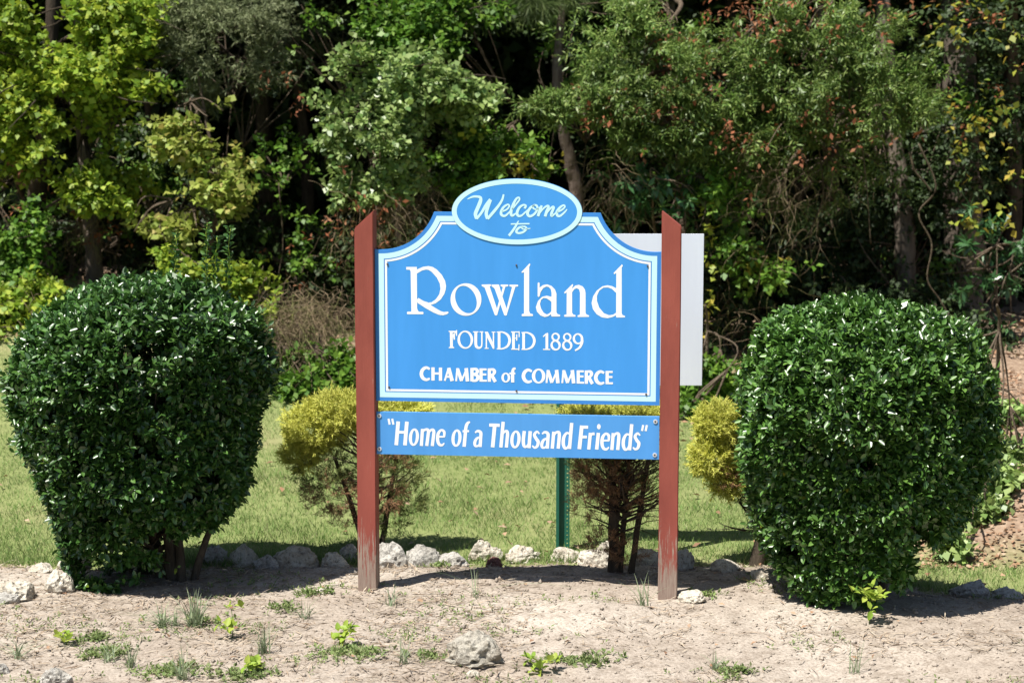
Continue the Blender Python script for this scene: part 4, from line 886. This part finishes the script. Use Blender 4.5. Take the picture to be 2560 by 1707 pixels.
shrub('dark_shrub', 'dark thicket behind the white panel with a few yellow leaves', 1720, 7.4, 'dark', [(1660, 650, 90, 120, 7.6, 190), (1760, 650, 100, 100, 7.7, 190), (1860, 600, 100, 100, 7.8, 170), (1700, 800, 90, 70, 7.3, 150), (1960, 560, 80, 90, 7.9, 100)], 55,
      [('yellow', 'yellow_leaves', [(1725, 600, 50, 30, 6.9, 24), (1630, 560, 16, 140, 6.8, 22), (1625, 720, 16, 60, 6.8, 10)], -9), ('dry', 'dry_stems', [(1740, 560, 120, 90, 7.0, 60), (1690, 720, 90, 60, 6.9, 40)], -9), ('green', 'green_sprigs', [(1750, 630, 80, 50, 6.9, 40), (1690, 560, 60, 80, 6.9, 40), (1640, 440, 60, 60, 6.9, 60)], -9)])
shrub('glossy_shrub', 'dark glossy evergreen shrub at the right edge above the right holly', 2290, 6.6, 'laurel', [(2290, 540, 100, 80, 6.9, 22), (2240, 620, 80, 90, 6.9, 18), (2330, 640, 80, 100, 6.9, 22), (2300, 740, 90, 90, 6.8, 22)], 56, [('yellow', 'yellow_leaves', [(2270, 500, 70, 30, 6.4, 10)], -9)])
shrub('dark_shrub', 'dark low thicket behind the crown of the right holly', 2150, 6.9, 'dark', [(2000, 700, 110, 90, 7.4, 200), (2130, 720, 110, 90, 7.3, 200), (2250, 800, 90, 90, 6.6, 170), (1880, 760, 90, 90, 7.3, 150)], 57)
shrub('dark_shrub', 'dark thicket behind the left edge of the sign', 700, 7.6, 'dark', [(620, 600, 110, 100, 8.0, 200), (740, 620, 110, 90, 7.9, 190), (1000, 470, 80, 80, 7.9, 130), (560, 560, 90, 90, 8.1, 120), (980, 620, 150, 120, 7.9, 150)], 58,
      [('dead', 'dead_leaves', [(610, 600, 80, 60, 7.2, 16), (640, 200, 40, 40, 7.3, 20)], -9), ('green', 'green_sprigs', [(640, 380, 80, 80, 7.7, 36), (700, 560, 90, 80, 7.4, 26)], -9)])
shrub('bank_vine', 'bright green vine sprawling over the leaf strewn bank at right', 2290, 2.6, 'vine', [(2290, 1130, 50, 60, 2.6, 138), (2250, 1180, 36, 40, 2.3, 72), (2330, 1080, 40, 60, 2.9, 108), (2330, 960, 40, 70, 3.6, 132), (2190, 1250, 20, 16, 1.6, 30)], 59)
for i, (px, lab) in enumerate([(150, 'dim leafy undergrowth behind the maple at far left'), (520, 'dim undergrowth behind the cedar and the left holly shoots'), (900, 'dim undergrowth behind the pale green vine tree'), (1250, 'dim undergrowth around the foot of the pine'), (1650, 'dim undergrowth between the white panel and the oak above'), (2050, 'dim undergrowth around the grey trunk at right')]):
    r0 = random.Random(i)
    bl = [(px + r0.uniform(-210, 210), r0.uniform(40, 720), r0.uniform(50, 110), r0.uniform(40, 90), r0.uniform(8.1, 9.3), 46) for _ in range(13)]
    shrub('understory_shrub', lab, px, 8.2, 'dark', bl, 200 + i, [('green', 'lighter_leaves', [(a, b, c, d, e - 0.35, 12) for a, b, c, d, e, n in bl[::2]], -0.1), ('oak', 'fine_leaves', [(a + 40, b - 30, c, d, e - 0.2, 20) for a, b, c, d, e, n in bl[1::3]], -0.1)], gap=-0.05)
# vine stems hanging in the dark
def vine(pxs, Y, r, label, mat='snag'):
    r *= 0.62
    P = smooth_path([at(x, y, Y) for x, y in pxs], 7); V, F = tube_vf(P, [r*(1.1 - 0.5*i/len(P)) for i in range(len(P))], 7, 0.3, Y)
    return tag(link('hanging_vine', mesh_py('hanging_vine', V, F, True), M[mat]), label, 'vine', 'vines hanging in the wood')
vine([(2110, 330), (2150, 430), (2110, 490), (2140, 560), (2130, 640), (2160, 690), (2200, 760), (2240, 850), (2250, 960)], 6.5, 0.013, 'winding greenish vine stem above right of the right holly')
vine([(2090, 350), (2100, 390), (2125, 420), (2140, 440)], 6.6, 0.018, 'short brown snag beside the upper right trunk')
vine([(1950, 200), (1955, 270), (1975, 310), (1990, 420), (2000, 560)], 6.9, 0.012, 'thin reddish stem dropping from the top right oak')
vine([(1880, 330), (1890, 450), (1860, 540), (1870, 640), (1865, 780)], 7.2, 0.010, 'slim looping stem left of the grey trunk')
vine([(60, 470), (90, 560), (85, 640), (70, 760)], 6.9, 0.010, 'curved dark stem at far left edge of the wood', 'dark_bark')
vine([(640, 420), (650, 560), (640, 650), (660, 760)], 7.3, 0.009, 'thin upright stem in the dark gap left of the sign')
vine([(1480, 370), (1420, 400), (1400, 470), (1440, 530)], 6.9, 0.009, 'crooked dry stem right of the pine trunk')
# the deep wood: a dark mass of leaves and trunks nobody could count
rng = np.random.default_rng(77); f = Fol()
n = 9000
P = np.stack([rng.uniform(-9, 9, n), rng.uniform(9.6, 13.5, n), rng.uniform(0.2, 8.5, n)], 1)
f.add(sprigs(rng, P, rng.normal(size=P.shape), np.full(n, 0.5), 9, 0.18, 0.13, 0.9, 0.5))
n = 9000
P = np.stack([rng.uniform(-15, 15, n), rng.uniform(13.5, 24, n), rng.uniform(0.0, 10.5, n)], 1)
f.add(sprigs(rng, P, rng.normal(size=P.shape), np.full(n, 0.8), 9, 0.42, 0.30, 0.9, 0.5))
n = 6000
P = np.stack([rng.uniform(-8, 8, n), rng.uniform(8.2, 10.5, n), rng.uniform(3.6, 7.5, n)], 1)  # unseen canopy layer added overhead to shade the wood
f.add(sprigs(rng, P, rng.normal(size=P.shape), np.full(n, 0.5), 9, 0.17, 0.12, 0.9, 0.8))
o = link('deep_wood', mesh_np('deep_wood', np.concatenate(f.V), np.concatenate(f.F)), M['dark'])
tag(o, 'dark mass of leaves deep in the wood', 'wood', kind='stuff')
for i, (px, Y, r, lab) in enumerate([(700, 9.4, 0.07, 'dim straight trunk in the dark gap left of the sign'), (620, 10.0, 0.09, 'faint dark trunk deep behind the left holly shoots'), (1680, 9.6, 0.08, 'dim trunk deep behind the white panel'), (1820, 9.9, 0.06, 'slim dim trunk deep between white panel and right holly'), (2310, 9.5, 0.10, 'dark trunk at the far right edge deep in the wood'), (360, 9.7, 0.08, 'dim trunk deep behind the left holly crown')]):
    a = at(px, 700, Y); b = empty('dim_tree', (a.x, a.y, hgt(a.x, a.y))); tag(b, lab, 'tree', 'trees deep in the wood')
    trunk_obj('trunk', [(a.x, a.y, b.location.z - 0.1), (a.x + 0.05, a.y, 1.6), (a.x - 0.06, a.y, 3.5), (a.x, a.y, 7)], r, r*0.6, M['dark_bark'], b)

# ------------------------------------------------------------------ lawn, weeds and litter
rng = np.random.default_rng(5)
def scatter(n, y0, y1, f=0.31, pw=1.0):
    y = y0 + (y1 - y0)*rng.uniform(0, 1, n)**pw; x = rng.uniform(-1, 1, n)*(10 + y)*f; return x, y
x, y = scatter(175000, 0.55, 8.2, 0.33, 1.15)
ey = np.interp(x, np.linspace(-6, 6, 241), [edge_y(v) if abs(v) < 3.7 else -9 for v in np.linspace(-6, 6, 241)])
k = (y > ey + rng.normal(0, 0.04, len(x)) + 0.03) & ~((x > 2.55 + rng.normal(0, .15, len(x))) & (y > 1.5)); x, y = x[k], y[k]
dn = np.array([nz(a*1.6, b*1.6, 2.0) + 0.6*nz(a*6, b*6, 1) for a, b in zip(x, y)]); k = dn > rng.uniform(-0.9, 0.25, len(x)); x, y, dn = x[k], y[k], dn[k]
z = np.array([hgt(a, b) for a, b in zip(x, y)])
P = np.stack([x, y, z - 0.003], 1); D = np.stack([rng.normal(0, 0.55, len(x)), rng.normal(0, 0.55, len(x)), np.ones(len(x))], 1)
V, F = leaf_mesh(P, D, rng.normal(size=P.shape), (0.036 + 0.03*np.clip(dn, 0, 1))*rng.uniform(0.6, 1.5, len(x)), np.full(len(x), 0.0045), False, 0)
o = link('lawn_grass', mesh_np('lawn_grass', V, F), M['grass']); tag(o, 'short sunlit lawn grass between the bed and the wood', 'grass', kind='stuff')
n = 9000; x = rng.uniform(-3.6, 2.9, n); y = np.array([edge_y(a) for a in x]) + np.abs(rng.normal(0, 0.12, n)) + 0.06
z = np.array([hgt(a, b) for a, b in zip(x, y)]); k = np.array([nz(a*2.5, 4.4) for a in x]) > rng.uniform(-0.5, 0.4, n); P = np.stack([x, y, z - 0.003], 1)[k]; n = len(P)
D = np.stack([rng.normal(0, 0.5, n), rng.normal(0, 0.5, n), np.ones(n)], 1)
V, F = leaf_mesh(P, D, rng.normal(size=P.shape), rng.uniform(0.04, 0.10, n), np.full(n, 0.0045), False, 0)
tag(link('grass_fringe', mesh_np('grass_fringe', V, F), M['grass']), 'longer uncut grass standing along the edging rocks', 'grass', kind='stuff')
# straw and needles on the bed
n = 26000; x = rng.uniform(-3.4, 3.4, n); y = rng.uniform(-1.7, 0.85, n)
dn = np.array([nz(a*1.4, b*1.9, 8.0) + 0.5*nz(a*4, b*4, 3) for a, b in zip(x, y)]); k = dn - 0.45*(x > 0.1)*(y < 0.15) > rng.uniform(-0.6, 0.5, n); x, y = x[k], y[k]
z = np.array([gz(a, b) for a, b in zip(x, y)]); n = len(x)
P = np.stack([x, y, z + 0.006], 1); a = rng.uniform(0, 6.28, n); D = np.stack([np.cos(a), np.sin(a), rng.normal(0.06, 0.13, n)], 1)
V, F = leaf_mesh(P, D, np.tile([0, 0, 1.0], (n, 1)) + rng.normal(size=P.shape)*0.3, rng.uniform(0.02, 0.11, n), rng.uniform(0.003, 0.008, n), False, 0)
tag(link('straw_litter', mesh_np('straw_litter', V, F), M['straw']), 'dry straw and needles strewn over the sandy bed', 'straw', kind='stuff')
# small clods and gravel
n = 5200; x = rng.uniform(-3.4, 3.4, n); y = rng.uniform(-1.7, 0.8, n); r = rng.uniform(0.003, 0.010, n)*np.where(rng.uniform(size=n) > 0.95, 1.9, 1)
V0 = np.array([(1,0,0),(-1,0,0),(0,1,0),(0,-1,0),(0,0,1),(0,0,-1)], float); F0 = np.array([(0,2,4),(2,1,4),(1,3,4),(3,0,4),(2,0,5),(1,2,5),(3,1,5),(0,3,5)])
z = np.array([gz(a, b) for a, b in zip(x, y)])
V = (np.stack([x, y, z + r*0.3], 1)[:, None, :] + V0[None]*r[:, None, None]*rng.uniform(0.6, 1.3, (n, 6, 1))).reshape(-1, 3)
F = (np.arange(n)[:, None, None]*6 + F0[None]).reshape(-1, 3)
tag(link('gravel', mesh_np('gravel', V, F), M['soil']), 'small clods and grit lying on the bed', 'gravel', kind='stuff')
# fallen leaves
def fallen(n, x0, x1, y0, y1, s, up=0.012):
    x = rng.uniform(x0, x1, n); y = rng.uniform(y0, y1, n); z = np.array([gz(a, b) for a, b in zip(x, y)]) + up
    P = np.stack([x, y, z], 1); a = rng.uniform(0, 6.28, n); D = np.stack([np.cos(a), np.sin(a), rng.normal(0.1, 0.25, n)], 1)
    return leaf_mesh(P, D, np.tile([0, 0, 1.0], (n, 1)) + rng.normal(size=P.shape)*0.35, s*rng.uniform(0.6, 1.3, n), s*0.6*rng.uniform(0.7, 1.2, n), False, 0.2)
f = Fol(); f.add(fallen(240, -3.6, 3.0, 0.9, 6.0, 0.055, 0.025)); f.add(fallen(70, -2.8, 2.8, -1.4, 0.7, 0.04)); f.add(fallen(5200, 2.5, 4.8, 1.4, 5.6, 0.045)); f.add(fallen(4500, -6.5, 6.5, 6.0, 9.0, 0.08)); f.add(fallen(260, 0.0, 2.2, 4.4, 6.0, 0.06, 0.03))
tag(link('fallen_leaves', mesh_np('fallen_leaves', np.concatenate(f.V), np.concatenate(f.F)), M['litter']), 'brown fallen leaves lying on lawn, bed and bank', 'leaves', kind='stuff')

# tiny sprouts scattered over the bed
n = 3200; x = rng.uniform(-3.2, 3.2, n); y = rng.uniform(-1.6, 0.5, n)
k = np.array([nz(a*1.7, b*2.2, 6.0) - 0.22*ss(a, -0.6, 0.9) for a, b in zip(x, y)]) > rng.uniform(-0.05, 0.4, n); x, y = x[k], y[k]; n = len(x)
P = np.stack([x, y, np.array([gz(a, b) for a, b in zip(x, y)]) + 0.006], 1)
V, F = sprigs(rng, P, np.tile([0, 0, 1.0], (n, 1)) + rng.normal(size=P.shape)*0.5, np.full(n, 0.015), 5, 0.024, 0.009, 1.0, 0.9)
tag(link('tiny_sprouts', mesh_np('tiny_sprouts', V, F), M['clover']), 'tiny green sprouts scattered over the sandy bed', 'weeds', kind='stuff')
# individual weeds on the bed
def tuft(px, py, h, n, label, spread=0.35, mat='onion', seed=0):
    r = np.random.default_rng(seed + 900); c = ground_at(px, py); c.z = gz(c.x, c.y); s = 4352/(10 + c.y); H = 1.35*h/s
    V, F = [], []
    for i in range(int(n*2)):
        a = r.uniform(0, 6.28); sp = abs(r.normal(0, spread*1.5)); L = H*r.uniform(0.5, 1.25); b = Vector((c.x + r.normal(0, 0.012), c.y + r.normal(0, 0.012), c.z - 0.005)); w = r.uniform(0.0016, 0.0032)
        d = Vector((math.cos(a), math.sin(a), 0)); sd = Vector((-d.y, d.x*0.3, 0)); sd = Vector((1, 0, 0)) if abs(d.y) > 0.5 else Vector((-d.y, d.x, 0)).normalized()
        k0 = len(V); m = 6
        for k in range(m+1):
            t = k/m; p = b + d*L*sp*t**1.6*1.3 + Vector((0, 0, L*(t - 0.35*sp*t**3))); ww = w*(1 - t**2*0.9); V += [p + sd*ww, p - sd*ww]
        F += [(k0+2*k, k0+2*k+1, k0+2*k+3, k0+2*k+2) for k in range(m)]
    return tag(link('grass_tuft', mesh_py('grass_tuft', V, F), M[mat]), label, 'weed', 'weeds growing in the bed')
for i, (px, py, h, n, lab, sp) in enumerate([
  (448, 1448, 62, 34, 'dense blue green onion grass tuft in front of the left holly', 0.30), (372, 1452, 44, 22, 'spreading blue green tuft left of the dense one', 0.8), (400, 1450, 36, 12, 'thin sprawling blades between the two left tufts', 1.0),
  (898, 1400, 40, 7, 'few thin blades just below the left post', 0.9), (1092, 1380, 66, 4, 'single long leaning blade below the slogan board', 0.7), (1478, 1405, 54, 9, 'wispy green tuft just left of the right post foot', 0.35),
  (606, 1512, 56, 16, 'upright thin tuft left of the foreground seedling', 0.3), (700, 1430, 40, 9, 'sparse blades between left holly and left post', 0.9), (1962, 1560, 54, 7, 'few upright blades at bottom right', 0.25),
  (300, 1538, 50, 14, 'thin tuft near the bottom left rock', 0.35), (250, 1530, 44, 10, 'sparse blades right of the leftmost sprawl', 0.5), (40, 1520, 46, 14, 'curling grass at the far left of the bed', 0.8), (930, 1540, 46, 10, 'sparse upright blades left of the boulder', 0.4),
  (420, 1572, 60, 16, 'grass blades rising from the bottom edge at left', 0.4), (1640, 1545, 40, 8, 'faint blades right of the boulder', 0.5)]):
    tuft(px, py, h, n, lab, sp, 'onion', i)
def seedling(px, py, w, h, n, label, mat='seedling', L=0.048, seed=0):
    r = np.random.default_rng(seed + 400); c = ground_at(px, py); c.z = gz(c.x, c.y); s = 4352/(10 + c.y); W, H = w/s/2, h/s
    root = tag(empty('seedling', c), label, 'weed', 'leafy seedlings in the bed')
    t = Tubes(); t.add([c + Vector((0, 0, -0.01)), c + Vector((0.005, 0, H*0.5)), c + Vector((-0.004, 0, H*0.92))], [0.0025, 0.002, 0.0012], 5); t.build('stem', M['green'], root)
    Q = np.stack([c.x + r.normal(0, W*0.45, n), c.y + r.normal(0, W*0.45, n), c.z + H*(0.25 + 0.7*r.uniform(0, 1, n)**0.8)], 1)
    f = Fol(); f.add(sprigs(r, Q, np.tile([0, 0, 1.0], (n, 1)) + r.normal(size=Q.shape)*0.5, np.full(n, 0.02), 4, L, L*0.62, 1.0, 0.9, True)); f.build('leaves', M[mat], root)
for i, a in enumerate([(534, 1472, 56, 78, 7, 'tall yellow green seedling just right of the onion tufts'), (790, 1492, 56, 52, 9, 'bright seedling clump between the left post and bottom edge'), (152, 1492, 34, 26, 4, 'small bright seedling at the left of the bed'),
  (1996, 1442, 66, 90, 13, 'tall bright green seedling under the right holly'), (578, 1552, 60, 34, 7, 'low yellow green seedling near the bottom left of centre'), (1240, 1562, 70, 34, 9, 'bright green seedling below the boulder at the bottom')]):
    seedling(*a, seed=i)
def mat_weed(px, py, w, d, n, label, seed):
    r = np.random.default_rng(seed + 70); c = ground_at(px, py); s = 4352/(10 + c.y); W = w/s/2
    x = c.x + np.clip(r.normal(0, 0.75, n), -1.9, 1.9)*W; y = c.y + np.clip(r.normal(0, 0.9, n), -2.2, 2.2)*d; z = np.array([gz(a, b) for a, b in zip(x, y)]) + 0.008
    P = np.stack([x, y, z], 1); V, F = sprigs(r, P, np.tile([0, 0, 1.0], (n, 1)) + r.normal(size=P.shape)*0.6, np.full(n, 0.015), 6, 0.026, 0.014, 1.0, 0.9)
    tag(link('weed_mat', mesh_np('weed_mat', V, F), M['clover']), label, 'weed', 'low weed mats on the bed', 'stuff')
for i, a in enumerate([(240, 1512, 90, 0.06, 70, 'low green weed mat at the lower left'), (215, 1478, 70, 0.05, 40, 'thin weed mat right of the small left seedling'), (810, 1512, 130, 0.07, 110, 'wide low weed mat around the bright seedling clump'),
  (1330, 1530, 120, 0.06, 90, 'low weed patch just right of the boulder'), (390, 1556, 120, 0.07, 80, 'weed mat near the bottom left edge'), (650, 1405, 60, 0.05, 30, 'small weed patch midway between left holly and left post'), (720, 1372, 70, 0.04, 36, 'thin green weeds at the edge of the left holly shadow'),
  (1620, 1376, 50, 0.04, 26, 'small weeds beside the flat stone at the right post'), (1680, 1558, 90, 0.05, 40, 'sparse weeds at the bottom right of centre'), (980, 1520, 70, 0.05, 36, 'weeds just left of the boulder'), (470, 1440, 90, 0.05, 30, 'small weeds at the foot of the onion grass'), (1000, 1310, 60, 0.04, 24, 'tiny weeds in front of the shaded edging rocks'), (560, 1560, 100, 0.05, 60, 'weed patch at the bottom edge left of centre')]):
    mat_weed(*a[:5], a[5], i)
